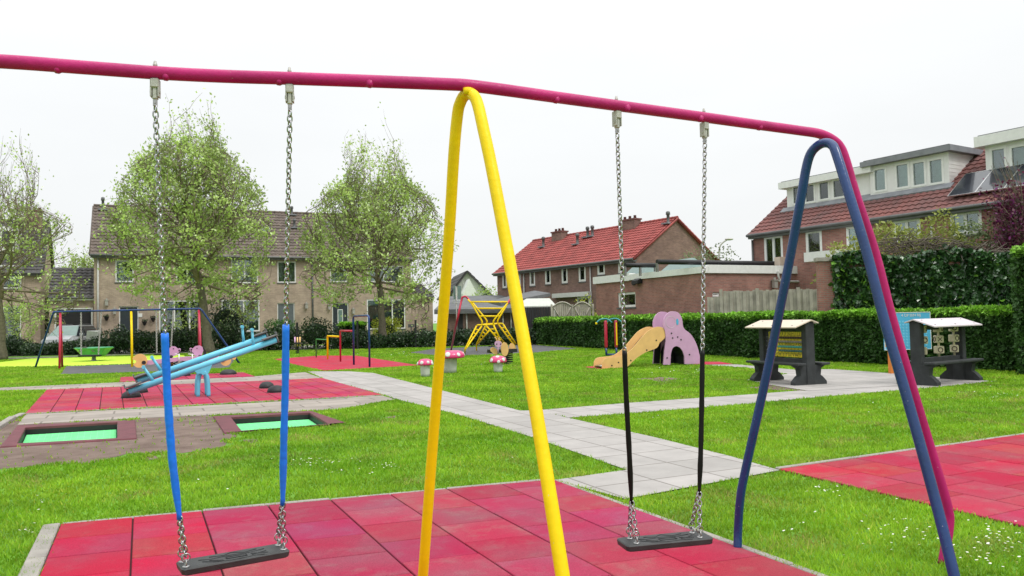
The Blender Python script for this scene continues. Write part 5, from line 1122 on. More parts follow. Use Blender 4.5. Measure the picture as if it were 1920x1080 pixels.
# ================================================================== MAIN SEESAW
ft = G(388, 745); fs = Fr(ft, ft + V); sw2 = thing('seesaw', 'large light blue seesaw of twin long tubes, raised at its right end', 'seesaw'); P = fs.P
n_ = fs.n
L0, R0 = fs.px(238, 736), fs.px(521, 636); gap = .5; cyan = MT['cyan_paint']
def bm_at(s_): return L0[1] + (R0[1] - L0[1]) * (s_ - L0[0]) / (R0[0] - L0[0])
dd = (fs.P(*R0) - fs.P(*L0)).normalized(); up = Vector((0, 0, 1)); nb = (up - dd * up.dot(dd)).normalized()
for o, e0_, e1_, lift in ((0, 0, 0, 0), (-gap, .16, -.14, .115)):
    bm_at = lambda s_: L0[1] + (R0[1] - L0[1]) * (s_ - L0[0]) / (R0[0] - L0[0]) + lift
    a_, c_ = L0[0] + e0_, R0[0] + e1_; b = MB(); b.tube([P(a_, bm_at(a_), o), P((a_ + c_) / 2, bm_at((a_ + c_) / 2), o), P(c_, bm_at(c_), o)], .064, 18); tube_ = b.build('beam_tube', cyan, sw2)
    b = MB(); b.tube([P(a_ - .004, bm_at(a_) - .001, o), P(a_ + .03, bm_at(a_ + .03), o)], .070, 18); b.build('end_cap', MT['gutter'], tube_); b = MB(); b.tube([P(c_ - .03, bm_at(c_ - .03), o), P(c_ + .004, bm_at(c_) + .001, o)], .070, 18); b.build('end_cap', MT['gutter'], tube_)
    for s0_, sg in ((a_ + .14, -1), (c_ - .14, 1)):
        c = P(s0_, bm_at(s0_), o) + nb * .10; b = MB(); b.obox(c, dd * .16, n_ * .12, nb * .014, .006); b.obox(c + dd * sg * .15 + nb * .03, dd * .012, n_ * .10, nb * .035); b.obox(c - nb * .02, dd * .1, n_ * .03, nb * .012); b.build('seat', MT['gutter'], sw2)
        q = P(s0_ - sg * .34, bm_at(s0_ - sg * .34), o) + nb * .06; b = MB(); b.tube([q, q + nb * .14 + dd * sg * .03, q + nb * .30 + dd * sg * .07], [.034, .028, .026], 8); b.tube([q + nb * .31 + dd * sg * .07 - n_ * .09, q + nb * .31 + dd * sg * .07 + n_ * .09], .036, 8); b.build('handle', cyan, sw2)
lift = 0; xm = fs.px(381, 690)[0]; zm = bm_at(xm)
b = MB()
for o in (.0, -gap): b.prism(fs, [(xm - .17, bm_at(xm - .17) - .04), (xm - .11, zm - .16), (xm + .10, zm - .16), (xm + .17, bm_at(xm + .17) - .04)], o - .05, o + .05)
b.build('saddle_plate', cyan, sw2)
b = MB(); b.tube([P(xm, zm - .15, .06), P(xm, zm - .15, -gap - .06)], .04, 10); b.build('axle', cyan, sw2)
for s_, o in ((.07, .02), (-.07, -.08), (.07, -gap + .06), (-.07, -gap - .02)):
    b = MB(); b.tube(smooth([P(xm + s_ * .3, zm - .12, o), P(xm + s_, zm - .22, o), P(xm + s_ * 1.3, zm * .4, o), P(xm + s_ * 1.4, .02, o)], 4), .042, 10); b.build('support_leg', cyan, sw2)
reloc(sw2, P(xm, 0, -gap / 2))
def dome(x, y, r, lab):
    p = G(x, y); t = thing('rubber_buffer', lab, 'buffer', 'black rubber buffers on the red mats'); b = MB(); b.lathe(p + Vector((0, 0, .012)), [(r, 0), (r * .98, .05), (r * .85, .10), (r * .55, .14), (r * .2, .155), (0, .156)], 18, cap1=False); b.build('dome', MT['black_plastic'], t)
    b = MB(); b.lathe(p + Vector((0, 0, .01)), [(r * 1.06, 0), (r * 1.06, .02)], 18); b.build('base_ring', MT['black_plastic'], t); reloc(t, p)
dome(246, 747, .19, 'black rubber dome buffer under the lowered seesaw end, front one'); dome(262, 738, .17, 'black rubber dome buffer under the lowered seesaw end, rear one')
dome(500, 729, .17, 'black rubber dome buffer on the mat under the raised seesaw end, rear one'); dome(518, 737, .19, 'black rubber dome buffer on the mat under the raised seesaw end, front one')
dome(428, 703, .24, 'black rubber dome buffer at the right end of the narrow far red strip'); dome(268, 711, .22, 'black rubber dome buffer on the narrow far red strip behind the lowered seesaw end'); dome(347, 706, .15, 'low black rubber dome buffer in the middle of the narrow far red strip')

# ================================================================== BEAR SEESAW
fh = Fr(G(255, 706), G(255, 706) + V * .9 + Vector((.25, -.12, 0))); hp = thing('bear_seesaw', 'low purple seesaw with two pink bear heads and orange discs', 'seesaw'); P = fh.P
def Z5(fr, pts): return [fr.px(200 + x / 6.4, 560 + y / 6.4) for x, y in pts]
pk, tn = MT['pink_panel'], MT['tan_panel']
b = MB(); b.prism(fh, Z5(fh, [(450, 745), (700, 722), (860, 703), (1130, 690), (1400, 700), (1400, 735), (1130, 733), (880, 748), (520, 792), (455, 785)]), -.30, 0); b.build('plank', MT['skin_pink'] if False else pk, hp)
def disc(fr, cx, cy, r, o0, o1, name, m, par, sc=6.4, ox=200, oy=560, notch=None):
    c = fr.px(ox + cx / sc, oy + cy / sc); rr = abs(fr.px(ox + (cx + r) / sc, oy + cy / sc)[0] - c[0]); b = MB(); pts = []
    for i in range(24):
        a = 2 * PI * i / 24
        if notch and abs((a - notch + PI) % (2 * PI) - PI) < .28: pts.append((c[0] + rr * .45 * math.cos(a), c[1] + rr * .45 * math.sin(a)))
        else: pts.append((c[0] + rr * math.cos(a), c[1] + rr * math.sin(a)))
    b.prism(fr, pts, o0, o1); return b.build(name, m, par)
d1 = disc(fh, 400, 745, 90, .01, .05, 'tail_disc', tn, hp, notch=3.3); disc(fh, 452, 765, 24, .052, .09, 'hub', MT['black_plastic'], d1)
d1 = disc(fh, 1430, 742, 66, .01, .05, 'tail_disc', tn, hp); disc(fh, 1400, 735, 22, .052, .09, 'hub', MT['black_plastic'], d1); disc(fh, 1530, 710, 24, .01, .05, 'foot_disc', tn, hp)
disc(fh, 715, 785, 66, -.34, -.31, 'foot_disc', tn, hp)
for pts, eye, nose, lab in (([(740, 600), (770, 572), (810, 575), (845, 602), (860, 596), (878, 602), (877, 625), (862, 655), (830, 678), (800, 690), (765, 708), (740, 700)], (793, 602), (862, 622), 0),
                       ([(1000, 588), (1015, 602), (1025, 598), (1055, 570), (1105, 562), (1140, 580), (1152, 625), (1135, 675), (1110, 695), (1050, 685), (1012, 655), (992, 630), (987, 600)], (1077, 597), (1008, 612), 1)):
    b = MB(); b.prism(fh, Z5(fh, pts), -.17, -.13); h_ = b.build('bear_head', pk, hp); disc(fh, *eye, 7, -.129, -.12, 'eye', MT['black_plastic'], h_); disc(fh, *nose, 10, -.129, -.12, 'nose', MT['black_plastic'], h_)
    c = [fh.px(200 + (nose[0] + dx) / 6.4, 560 + (nose[1] + dy) / 6.4) for dx, dy in (((5, 12), (0, 34), (-25, 40)) if not lab else ((-3, 10), (3, 34), (28, 46)))]
    b = MB(); b.tube([fh.P(*q, -.127) for q in c], .012, 5); b.build('mouth', MT['black_plastic'], h_)
b = MB(); q = Z5(fh, [(1120, 580), (1160, 590), (1185, 640), (1190, 680), (1140, 690), (1160, 640)]); b.prism(fh, q, -.19, -.175); b.build('saddle', MT['black_plastic'], hp)
for x in (870, 1030):
    q = fh.px(200 + x / 6.4, 560 + 725 / 6.4); b = MB(); b.tube([fh.P(q[0], q[1] - .12, .02), fh.P(q[0], q[1] + .16, .02)], .02, 6); b.tube([fh.P(q[0], q[1] + .14, .02), fh.P(q[0] - .12, q[1] + .16, .02)], .016, 6); b.build('foot_rest', MT['frame_white'], hp)
for x in (760, 900, 1110, 760 + 60):
    q = fh.px(200 + x / 6.4, 560 + 750 / 6.4); b = MB(); b.tube([fh.P(q[0] + .06 * math.cos(i * .9), .02 + (q[1] - .02) * i / 30, -.15 + .06 * math.sin(i * .9)) for i in range(31)], .014, 5); b.build('spring', MT['black_plastic'], hp)
for x in (770, 1112):
    q = fh.px(200 + x / 6.4, 560 + 697 / 6.4); b = MB(); b.lathe(fh.P(q[0], q[1], -.1), [(.03, 0), (.05, .02), (.05, .06), (.02, .08)], 10, fh.n); b.build('handle', MT['black_plastic'], hp)
reloc(hp, fh.P(1, 0))

# ================================================================== FAR SWING SET
t = thing('swing_set', 'low far swing frame with thin blue top bar, red outer and yellow middle legs', 'swing frame'); YB = 29.6
cA, cB = D(100, 584.5, YB), D(377, 579, YB); ZT = (cA.z + cB.z) / 2; cA.z = cB.z = ZT
fLx = G(66, 690); e2_ = D(405, 659, YB + .6); dx = (e2_ - D(383, 585, YB)); 
b = MB(); fR = Vector((cB.x + (cA.x - fLx.x) * 1.0, fLx.y, 0))
b.tube(smooth([fLx, cA + Vector((-.14, .1, -.28)), cA + Vector((.02, 0, -.04)), cA + Vector((.3, 0, 0)), (cA + cB) / 2, cB - Vector((.3, 0, 0)), cB + Vector((-.02, 0, -.04)), cB + Vector((.14, .1, -.28)), fR], 5), .038, 8); b.build('top_bar', MT['navy_paint'], t)
for x, m in ((113, 'red_paint'), (246, 'yellow_paint'), (373, 'red_paint')):
    s_ = D(x, 582, YB); top = Vector((s_.x, YB, ZT - .05))
    for e_ in (-.62, .55):
        f_ = top + U * e_ * (1.0 if m[0] == 'r' else .6); b = MB(); b.tube([top, Vector((top.x * .5 + f_.x * .5 + .02, top.y * .5 + f_.y * .5, ZT * .5)), Vector((f_.x + .03, f_.y, 0))], .042, 8); b.build('leg', MT[m], t)
reloc(t, (cA.x, YB, 0))
for (x0, x1, yb, lab) in ((152, 190, 648, 'far swing behind the green spinning bowl'), (293, 325, 656, 'far swing right of the yellow middle leg, on long pale chains')):
    s1 = thing('swing', lab, 'swing', 'swings of the far frame'); pa, pb = D(x0, 585, YB), D(x1, 585, YB); z0_ = .48
    qa, qb = Vector((pa.x + .06, YB - .1, z0_)), Vector((pb.x - .06, YB - .1, z0_))
    for p, q in ((pa, qa), (pb, qb)):
        p.z = ZT - .04; b = MB(); chain(b, p, q, .075, .04, .011); b.build('chain', MT['cast_alu'], s1, recalc=False)
    b = MB(); b.obox((qa + qb) / 2 - Vector((0, 0, .02)), ((qb - qa) * .62), (0, .1, 0), (0, 0, .03), .01); b.build('seat', MT['black_plastic'], s1); reloc(s1, (qa + qb) / 2)

# ================================================================== GREEN SPINNING BOWL
g_ = G(176, 677); t = thing('spinning_bowl', 'green octagonal spinning bowl on a short pedestal on the lime surface', 'roundabout'); c = Vector((g_.x, g_.y, 0)); k = g_.y / F
zr = D(176, 653, g_.y).z; zb_ = D(176, 668, g_.y).z
b = MB(); W = 33 * k; 
b.loft([[c + Vector((W * r * math.cos(a), W * r * math.sin(a), z)) for a in [2 * PI * i / 8 + .3 for i in range(8)]] for r, z in ((.45, zb_), (.62, zb_ + .03), (.88, zr - .08), (1.03, zr + .02), (.98, zr + .05), (.80, zr - .02), (.5, zb_ + .12))], True, True); b.build('bowl', MT['bowl_green'], t)
b = MB(); b.lathe(c, [(.16, 0), (.16, .03), (.09, .05), (.08, zb_)], 12); b.build('pedestal', MT['cast_alu'], t)
b = MB(); b.tube(smooth([c + Vector((-.35, -.6, zr - .15)), c + Vector((0, -.75, zr + .08)), c + Vector((.35, -.6, zr - .15))], 5), .025, 6); b.build('hand_grip', MT['gutter'], t); reloc(t, c)
tb_ = thing('trailer', 'white covered box under a thin grey frame behind the green bowl', 'trailer'); ftb = Fr(D(157, 640, 46.4), D(157, 640, 46.4) + Vector((1, 0, 0))); P = ftb.P; b = MB()
q = rect(ftb, 163, 620, 189, 646); b.hexa([P(q[0], .3, .2), P(q[1], .3, .2), P(q[1], .3, -.5), P(q[0], .3, -.5), P(q[0] + .08, q[3], .15), P(q[1] - .15, q[3] - .06, .15), P(q[1] - .15, q[3], -.4), P(q[0] + .08, q[3], -.4)]); b.build('cover', MT['stem_white'], tb_); r = rect(ftb, 154, 615, 196, 646)
b = MB(); b.tube([P(r[0], .3, .3), P(r[0] + .32, r[3], .3), P(r[1], r[3] - .03, .3), P(r[1], .0, .3)], .028, 6); b.build('frame', MT['gutter'], tb_)
b = MB(); b.lathe(P(q[0] + .3, .22, .22), [(.22, 0), (.22, .1)], 14, ftb.n); b.build('wheel', MT['tyre'], tb_); reloc(tb_, P(0, 0))

# ================================================================== PARKED CAR
car = thing('parked_car', 'silver car with roof rails parked nose out before the corner house garage', 'car'); cc = D(103, 640, 45.9); fc = Fr(Vector((cc.x, cc.y, 0)), Vector((cc.x + 1, cc.y + .10, 0))); P = fc.P
def ring(o, hw, z0, z1, zs, tw): return [P(-hw, z0 + .05, o), P(-hw * .97, z0, o), P(hw * .97, z0, o), P(hw, z0 + .05, o), P(hw, zs, o), P(tw, z1, o), P(-tw, z1, o), P(-hw, zs, o)]
b = MB(); b.loft([ring(.0, .82, .28, .62, .5, .7), ring(-.08, .88, .22, .80, .6, .76), ring(-.5, .90, .2, .94, .75, .74), ring(-1.0, .90, .2, 1.0, .85, .74), ring(-3.6, .90, .2, 1.02, .9, .74), ring(-4.2, .87, .25, 1.0, .85, .7), ring(-4.3, .82, .35, .8, .7, .66)], True, True); b.build('body', MT['car_silver'], car)
b = MB(); b.loft([[P(-.82, .97, -.9), P(.82, .97, -.9), P(.80, .97, -.95), P(-.80, .97, -.95)], [P(-.62, 1.50, -1.65), P(.62, 1.50, -1.65), P(.62, 1.5, -1.72), P(-.62, 1.5, -1.72)]], True, True)
ws = b.build('windscreen', MT['lantern_glass'], car)
b = MB(); b.loft([ring2 for ring2 in ([P(-.83, .96, -.98), P(.83, .96, -.98), P(.83, .96, -4.1), P(-.83, .96, -4.1)], [P(-.64, 1.46, -1.72), P(.64, 1.46, -1.72), P(.62, 1.46, -3.8), P(-.62, 1.46, -3.8)])], True, True); b.build('side_windows', MT['solar'], car)
b = MB(); b.obox(P(0, 1.49, -2.7), fc.d * .63, fc.n * 1.05, (0, 0, .03), .02); rf = b.build('car_roof', MT['car_silver'], car)
for sg in (-1, 1):
    b = MB(); b.tube([P(.56 * sg, 1.53, -1.8), P(.56 * sg, 1.58, -2.0), P(.56 * sg, 1.58, -3.4), P(.56 * sg, 1.53, -3.6)], .02, 6); b.build('roof_rail', MT['gutter'], rf)
    b = MB(); b.loft([[P(sg * .50, .60, .0), P(sg * .84, .62, -.12), P(sg * .86, .76, -.14), P(sg * .55, .72, -.04)], [P(sg * .50, .60, -.06), P(sg * .80, .62, -.2), P(sg * .80, .76, -.2), P(sg * .55, .72, -.12)]], True, True); b.build('headlight', MT['headlight'], car)
    b = MB(); b.obox(P(sg * 1.0, 1.03, -1.2), fc.d * .12, fc.n * .06, (0, 0, .08), .02); b.build('mirror', MT['car_silver'], car)
    for o in (-.85, -3.4): b = MB(); b.lathe(P(sg * .74, .32, o), [(.0, -.02), (.32, 0), (.32, .2), (.2, .22), (0, .22)], 16, fc.d * sg); b.build('wheel', MT['tyre'], car)
b = MB(); b.box(fc, -.42, .42, .45, .58, -.02, .02); b.build('grille', MT['black_plastic'], car); b = MB(); b.box(fc, -.26, .26, .36, .44, .0, .03); b.build('number_plate', MT['yellow_tile'], car); reloc(car, P(0, 0)); car.scale = (.98, 1, 1.12)

# ================================================================== EXERCISE BARS
t = thing('exercise_bars', 'stepped exercise bars rising from low green through yellow and red to tall blue arch', 'exercise bars')
posts = [(593, 671, 'green_paint', 636, .026), (614.5, 674.5, 'yellow_paint', 630, .036), (638.5, 679, 'red_paint', 620, .034)]; tops = []
fpos = [G(x, y) for x, y, *_ in posts] + [G(663.5, 685), G(693, 689)]
for i, (x, y, m, yt_, r) in enumerate(posts):
    p = fpos[i]; z = D(x, yt_, p.y).z; q = fpos[i + 1]; b = MB(); nx = Vector((q.x - .02, q.y, z - .0)); top = Vector((p.x, p.y, z)); d_ = (nx - top).normalized()
    b.tube([p, top - Vector((0, 0, .05)), top - Vector((0, 0, .015)) + d_ * .015, top + d_ * .06, nx], r, 10); b.build('bar', MT[m], t)['label'] = m.split('_')[0] + ' bar and post'
p, q = fpos[3], fpos[4]; z = D(663.5, 593, p.y).z; a_, c_ = Vector((p.x, p.y, z)), Vector((q.x, q.y, z)); d_ = (c_ - a_).normalized(); u_ = Vector((0, 0, 1))
b = MB(); b.tube([p, a_ - u_ * .12, a_ - u_ * .04 + d_ * .02, a_ + d_ * .12, c_ - d_ * .12, c_ - u_ * .04 - d_ * .02, c_ - u_ * .12, q], .035, 10); b.build('bar', MT['navy_paint'], t)['label'] = 'tall blue arch'
reloc(t, fpos[2])

# ================================================================== SPRING TOY BETWEEN SHRUBS
p = G(558, 664); p = Vector((p.x, p.y, 0)); t = thing('spring_rider', 'small pink and orange spring rider seen end on beside the blue sleeve', 'spring rider'); ft_ = Fr(p, p + Vector((.25, -.9, 0))); P = ft_.P; zc = D(558, 641, p.y).z; r = 9.5 / F * p.y
for o, m, k in ((.12, 'pink_panel', 1.0), (.0, 'tan_panel', .92), (-.12, 'tan_panel', .98)):
    b = MB(); b.prism(ft_, [(r * k * 1.15 * math.cos(a), zc + r * k * math.sin(a)) for a in [2 * PI * i / 20 for i in range(20)]], o - .03, o + .03); b.build('side_panel', MT[m], t)
b = MB(); b.tube([P(-.4, zc + .05, -.3), P(-.4, zc + .05, .3)], .025, 6); b.build('hand_grip', MT['black_plastic'], t); b = MB(); b.box(ft_, -.35, .3, zc - .1, zc - .02, -.16, .16); b.build('seat', MT['black_plastic'], t)
b = MB(); b.tube([Vector((p.x + .09 * math.cos(i * .8), p.y + .09 * math.sin(i * .8), .02 + (zc - r * .9) * i / 40)) for i in range(41)], .018, 5); b.build('spring', MT['black_plastic'], t); reloc(t, p)

# ================================================================== MUSHROOM SEATS
def mushroom(lab, x, yb, ycap0, ycap1, wcap, wst, grp, cat, nsp=7, squash=1.0, sp=None):
    p = G(x, yb); k = p.y / F; t = thing('mushroom_table' if cat == 'table' else 'mushroom_stool', lab, cat, grp); z1 = D(x, ycap0, p.y).z; z0 = D(x, ycap1, p.y).z; R = wcap / 2 * k; r = wst / 2 * k; h = z1 - z0; b = MB()
    prof = [(r * .9, 0), (R * .93, 0), (R, h * .10), (R * .985, h * .28), (R * .90, h * .55), (R * .74, h * .78), (R * .48, h * .94), (R * .2, h * .99), (0, h)] if cat != 'table' else [(r * .9, 0), (R * .96, 0), (R, h * .12), (R * .98, h * .4), (R * .90, h * .68), (R * .78, h * .88), (R * .6, h * .97), (0, h)]
    cz = Vector((p.x, p.y, z0)); b.lathe(cz, prof, 28, cap0=True, cap1=False); cap = b.build('cap', MT['mushroom_pink'], t)
    b = MB(); b.lathe(Vector((p.x, p.y, 0)), [(r * .90, 0), (r * .93, z0 * .3), (r, z0 * .97), (r, z0 + .01)], 24); b.build('stem', MT['stem_white'], t)
    def surf(zf):
        z = zf * h
        for (ra, za), (rb, zb2) in zip(prof[1:-1], prof[2:]):
            if za <= z <= zb2: f = (z - za) / (zb2 - za + 1e-9); return ra + (rb - ra) * f, (zb2 - za), (ra - rb)
        return 0, 1, 0
    for i, (a, zf, q) in enumerate(sp):
        rr, dz, dr = surf(zf); n = Vector((math.cos(a) * dz, math.sin(a) * dz, dr)).normalized(); c = cz + Vector((math.cos(a) * rr, math.sin(a) * rr, zf * h)); b = MB(); b.lathe(c - n * .02, [(q, 0), (q, .022), (q * .7, .030), (0, .033)], 14, n, cap0=False, cap1=False); b.build('spot', MT['white_paint'], cap)
    reloc(t, Vector((p.x, p.y, 0)))
A3 = -PI / 2
mushroom('small pink spotted mushroom stool at the left of the mushroom table', 797.5, 706.5, 672.5, 684.5, 30, 18.5, 'pink mushroom stools', 'stool', sp=[(A3 - .35, .45, .05), (A3 + .55, .5, .042), (A3 - 1.2, .3, .045), (A3 + 1.25, .3, .05), (A3 + 3, .5, .05), (A3 + 2, .5, .05)])
mushroom('large pink spotted mushroom table partly behind the yellow leg', 843.5, 699.5, 657, 671, 57, 28, None, 'table', sp=[(A3 - .05, .55, .075), (A3 + .75, .5, .06), (A3 - .9, .5, .07), (A3 + 1.8, .5, .07), (A3 + 3, .5, .07)])
mushroom('small pink spotted mushroom stool at the right of the mushroom table', 934, 698.5, 666.5, 679.5, 33, 18, 'pink mushroom stools', 'stool', sp=[(A3 - .85, .38, .055), (A3 + .1, .16, .045), (A3 + .8, .45, .055), (A3 - .05, .88, .055), (A3 + 3, .5, .05), (A3 + 2, .5, .05)])

# ================================================================== CLIMBING FRAME
cl_ = thing('climbing_frame', 'yellow spider shaped climbing frame hung between two crimson arches', 'climbing frame')
def q8(x, y): return (840 + x / 6.75, 540 + y / 6.75)
F1, F2, F3, F4 = G(*q8(212, 832)), G(*q8(362, 796)), G(*q8(700, 800)), G(*q8(860, 800)); YC = (F1.y + F4.y) / 2
yn, yf = YC - .55, YC + .55
def Dn(x, y): return D(*q8(x, y), yn)
def Df(x, y): return D(*q8(x, y), yf)
yp = MT['yellow_paint']; RT = .036
def bars(name, ls, m=yp, r=RT, par=cl_):
    for l in ls: b = MB(); b.tube(l, r, 8); b.build(name, m, par)
bars('side_rail', [[Dn(250, 145), Dn(290, 185), Dn(420, 400), Dn(432, 425), Dn(430, 465)], [Df(300, 172), Df(480, 395), Df(492, 415), Df(490, 460)], [Dn(755, 190), Dn(590, 395), Dn(575, 420), Dn(575, 465)], [Df(745, 210), Df(640, 390), Df(628, 410), Df(630, 445)]])
bars('cross_bar', [[Dn(285, 175), Dn(755, 175)], [Df(345, 258), Df(700, 258)], [Dn(405, 357), Dn(610, 357)], [Df(455, 357), Df(660, 357)]])
bars('ring_bar', [[Dn(360, 480), Dn(380, 468), Dn(430, 467), Dn(575, 460)], [Df(490, 455), Df(630, 450), Df(685, 450), Df(700, 462)], [Dn(575, 460), Df(630, 450)], [Dn(430, 467), Df(490, 455)]])
legs = [([Dn(362, 480), Dn(300, 600), G(*q8(215, 775), z=.32), F1], [Dn(428, 480), Dn(330, 620), G(*q8(222, 772), z=.32)]), ([Df(482, 465), Df(420, 590), Vector((F2.x, F2.y, .32)), F2], [Df(530, 530), Df(460, 610), Vector((F2.x + .08, F2.y - .02, .34))]),
        ([Dn(482, 475), Dn(600, 610), Vector((F3.x - .02, F3.y, .32)), F3], [Dn(575, 465), Dn(640, 610), Vector((F3.x + .1, F3.y, .34))]), ([Df(632, 450), Df(740, 600), Vector((F4.x - .1, F4.y, .32)), F4], [Df(695, 455), Df(780, 590), Vector((F4.x, F4.y, .34))])]
for a, c in legs:
    bars('spider_leg', [a, c]); 
    for i in range(1, 5):
        f = i / 5
        def ev(l, f):
            L = l[:3]; x = f * 2; j = min(int(x), 1); return L[j].lerp(L[j + 1], x - j)
        bars('rung', [[ev(a, f * .9), ev(c, f * .9)]], r=.027)
cr_ = MT['red_paint']
bars('arch', [smooth([G(*q8(38, 790)), D(*q8(110, 440), YC), D(*q8(172, 150), YC), D(*q8(190, 115), YC), D(*q8(222, 108), YC), D(*q8(255, 135), YC), D(*q8(285, 180), YC - .3)], 5), smooth([G(*q8(1056, 812)), D(*q8(1010, 620), YC), D(*q8(920, 270), YC), D(*q8(870, 150), YC), D(*q8(820, 115), YC), D(*q8(790, 140), YC), D(*q8(750, 200), YC - .3)], 5)], cr_, .048)
reloc(cl_, (F1 + F4) / 2)

# ================================================================== INSECT SPRING RIDER
p = G(938, 684); t = thing('insect_rider', 'spring rider shaped like an insect with round pink face and antennae behind the right mushroom', 'spring rider'); fz = Fr(p, p + Vector((1, .35, 0))); P = fz.P
def q9(x, y): return fz.px(840 + x / 6.75, 540 + y / 6.75)
def pd(name, cx, cy, rx, ry, o0, o1, m, par):
    c = q9(cx, cy); r1, r2 = abs(q9(cx + rx, cy)[0] - c[0]), abs(q9(cx, cy + ry)[1] - c[1]); b = MB(); b.prism(fz, [(c[0] + r1 * math.cos(a), c[1] + r2 * math.sin(a)) for a in [2 * PI * i / 24 for i in range(24)]], o0, o1); return b.build(name, MT[m], par)
b = MB(); a, c = q9(520, 800), q9(870, 800); b.box(fz, a[0], c[0], a[1] - .06, a[1] + .05, -.22, .06); b.build('body_board', MT['black_plastic'], t)
w1 = pd('wing_disc', 705, 775, 46, 88, .07, .12, 'tan_panel', t); pd('wing_disc', 830, 760, 34, 60, -.2, -.15, 'tan_panel', t)
b = MB(); b.prism(fz, [q9(525, 770), q9(560, 745), q9(600, 770), q9(628, 800), q9(610, 850), q9(570, 835), q9(530, 800)], .065, .1); b.build('chest_panel', MT['tan_panel'], t)
hd = pd('face', 607, 705, 43, 40, .20, .25, 'pink_panel', t); pd('eye', 586, 708, 8, 9, .251, .26, 'black_plastic', hd); pd('eye', 634, 708, 8, 9, .251, .26, 'black_plastic', hd)
for dx in (-8, 10): b = MB(); b.tube(smooth([P(*q9(605 + dx, 680), .225), P(*q9(598 + dx * 2, 640), .225), P(*q9(590 + dx * 3, 622), .225)], 4), .022, 6); b.build('antenna', MT['tan_panel'], hd)
b = MB(); b.tube([P(*q9(607, 740), .22), P(*q9(615, 830), .15)], .03, 6); b.build('neck', MT['pink_panel'], t)
b = MB(); q = q9(520, 740); b.tube([P(q[0], q[1], -.05), P(*q9(575, 735), .1)], .02, 6); b.build('hand_grip', MT['black_plastic'], t)
c = q9(775, 905); z1 = q9(775, 810)[1]; b = MB(); b.tube([P(c[0] + .14 * math.cos(i * .7), .02 + (z1 - .02) * i / 50, -.08 + .14 * math.sin(i * .7)) for i in range(51)], .022, 5); b.build('spring', MT['black_plastic'], t)
reloc(t, P(c[0], 0))

# ================================================================== ELEPHANT SLIDE
e0, e1 = G(1131, 692), G(1311, 684); fe_ = Fr(e0, e1); t = thing('elephant_slide', 'low toddler slide with two pink elephant side panels and tan slide rails', 'slide'); DW = .62
def q5(x, y, fr=fe_): return fr.px(1100 + x / 3.178, 380 + y / 3.178)
def smp(pts, k=4):
    v = smooth([Vector((p[0], p[1], 0)) for p in pts], k); return [(p.x, p.y) for p in v[:-1]]
EL = [(455, 965), (462, 880), (470, 820), (466, 770), (455, 735), (458, 700), (472, 670), (492, 652), (515, 647), (540, 653), (558, 672), (568, 700), (572, 735), (585, 757), (615, 780), (642, 820), (660, 865), (672, 915), (680, 960), (582, 962), (580, 915), (570, 885), (553, 863), (530, 855), (510, 868), (500, 900), (497, 965)]
def smooth_some(pts, lo, hi):
    v = smooth([Vector((p[0], p[1], 0)) for p in pts[lo:hi]], 3); return pts[:lo] + [(p.x, p.y) for p in v] + pts[hi:]
EL2 = smooth_some(smooth_some(EL, 20, 26), 1, 19)
pa_ = [q5(*p) for p in EL2]
def sh(pts, dx): return [(p[0] + dx, p[1]) for p in pts]
b = MB(); b.prism(fe_, pa_, -.02, .02); n1 = b.build('elephant_panel', MT['pink_panel'], t)
b = MB(); b.prism(fe_, sh(pa_, -.0), -DW - .02, -DW + .02); n2 = b.build('elephant_panel', MT['pink_panel'], t)
def dt(cx, cy, r, name, m, par, o0=.021, o1=.03, ry=None):
    c = q5(cx, cy); rr = abs(q5(cx + r, cy)[0] - c[0]); r2 = rr * (ry or 1); b = MB(); b.prism(fe_, [(c[0] + rr * math.cos(a), c[1] + r2 * math.sin(a)) for a in [2 * PI * i / 14 for i in range(14)]], o0, o1); return b.build(name, MT[m], par)
dt(538, 710, 7, 'ear_mark', 'sign_blue', n1, ry=2.4)
for x, y in ((503, 778), (540, 800), (510, 806), (560, 816), (610, 905), (477, 925)): dt(x, y, 4, 'bolt', 'black_plastic', n1, .021, .032)
c_ = q5(500, 712); b = MB(); ring_tube(b, [fe_.P(c_[0] + .17 * math.cos(a), c_[1] + .17 * math.sin(a), .02) for a in [2 * PI * i / 20 for i in range(20)]], .006); b.build('eye_ring', MT['lilac_panel'], n1)
ar = [q5(*p) for p in smooth_some([(499, 965), (501, 900), (511, 868), (530, 855), (553, 863), (570, 885), (580, 915), (582, 962)], 1, 7)]
b = MB(); b.loft([[fe_.P(p[0], p[1] + .0, -.022), fe_.P(p[0], p[1], -DW + .022), fe_.P(p[0], p[1] + .025, -DW + .022), fe_.P(p[0], p[1] + .025, -.022)] for p in ar], True, True, False); b.build('tunnel', MT['black_plastic'], t)
b = MB(); b.prism(fe_, [q5(532, 962), q5(540, 900), q5(560, 880), q5(640, 880), q5(668, 960)], -DW + .023, -DW + .035); b.prism(fe_, [q5(458, 962), q5(466, 810), q5(500, 800), q5(500, 870), q5(494, 962)], -DW + .023, -DW + .035); b.build('inner_lining', MT['black_plastic'], t)  # black sheets on the far panel's inner face, its shadow put in as colour
SLo = [(92, 985), (93, 955), (105, 935), (130, 925), (200, 917), (245, 893), (290, 850), (340, 790), (370, 762), (410, 742), (440, 740), (462, 752), (470, 780), (466, 805), (450, 822), (435, 835), (425, 858), (405, 872), (350, 893), (300, 925), (262, 960), (240, 982), (215, 990), (95, 990)]
ps = [q5(*p) for p in smooth_some(SLo, 1, 22)]
b = MB(); b.prism(fe_, ps, -.03, .0 - .021 + .018); r1_ = b.build('slide_rail', MT['tan_panel'], t); b = MB(); b.prism(fe_, ps, -DW + .021, -DW + .05); b.build('slide_rail', MT['tan_panel'], t)
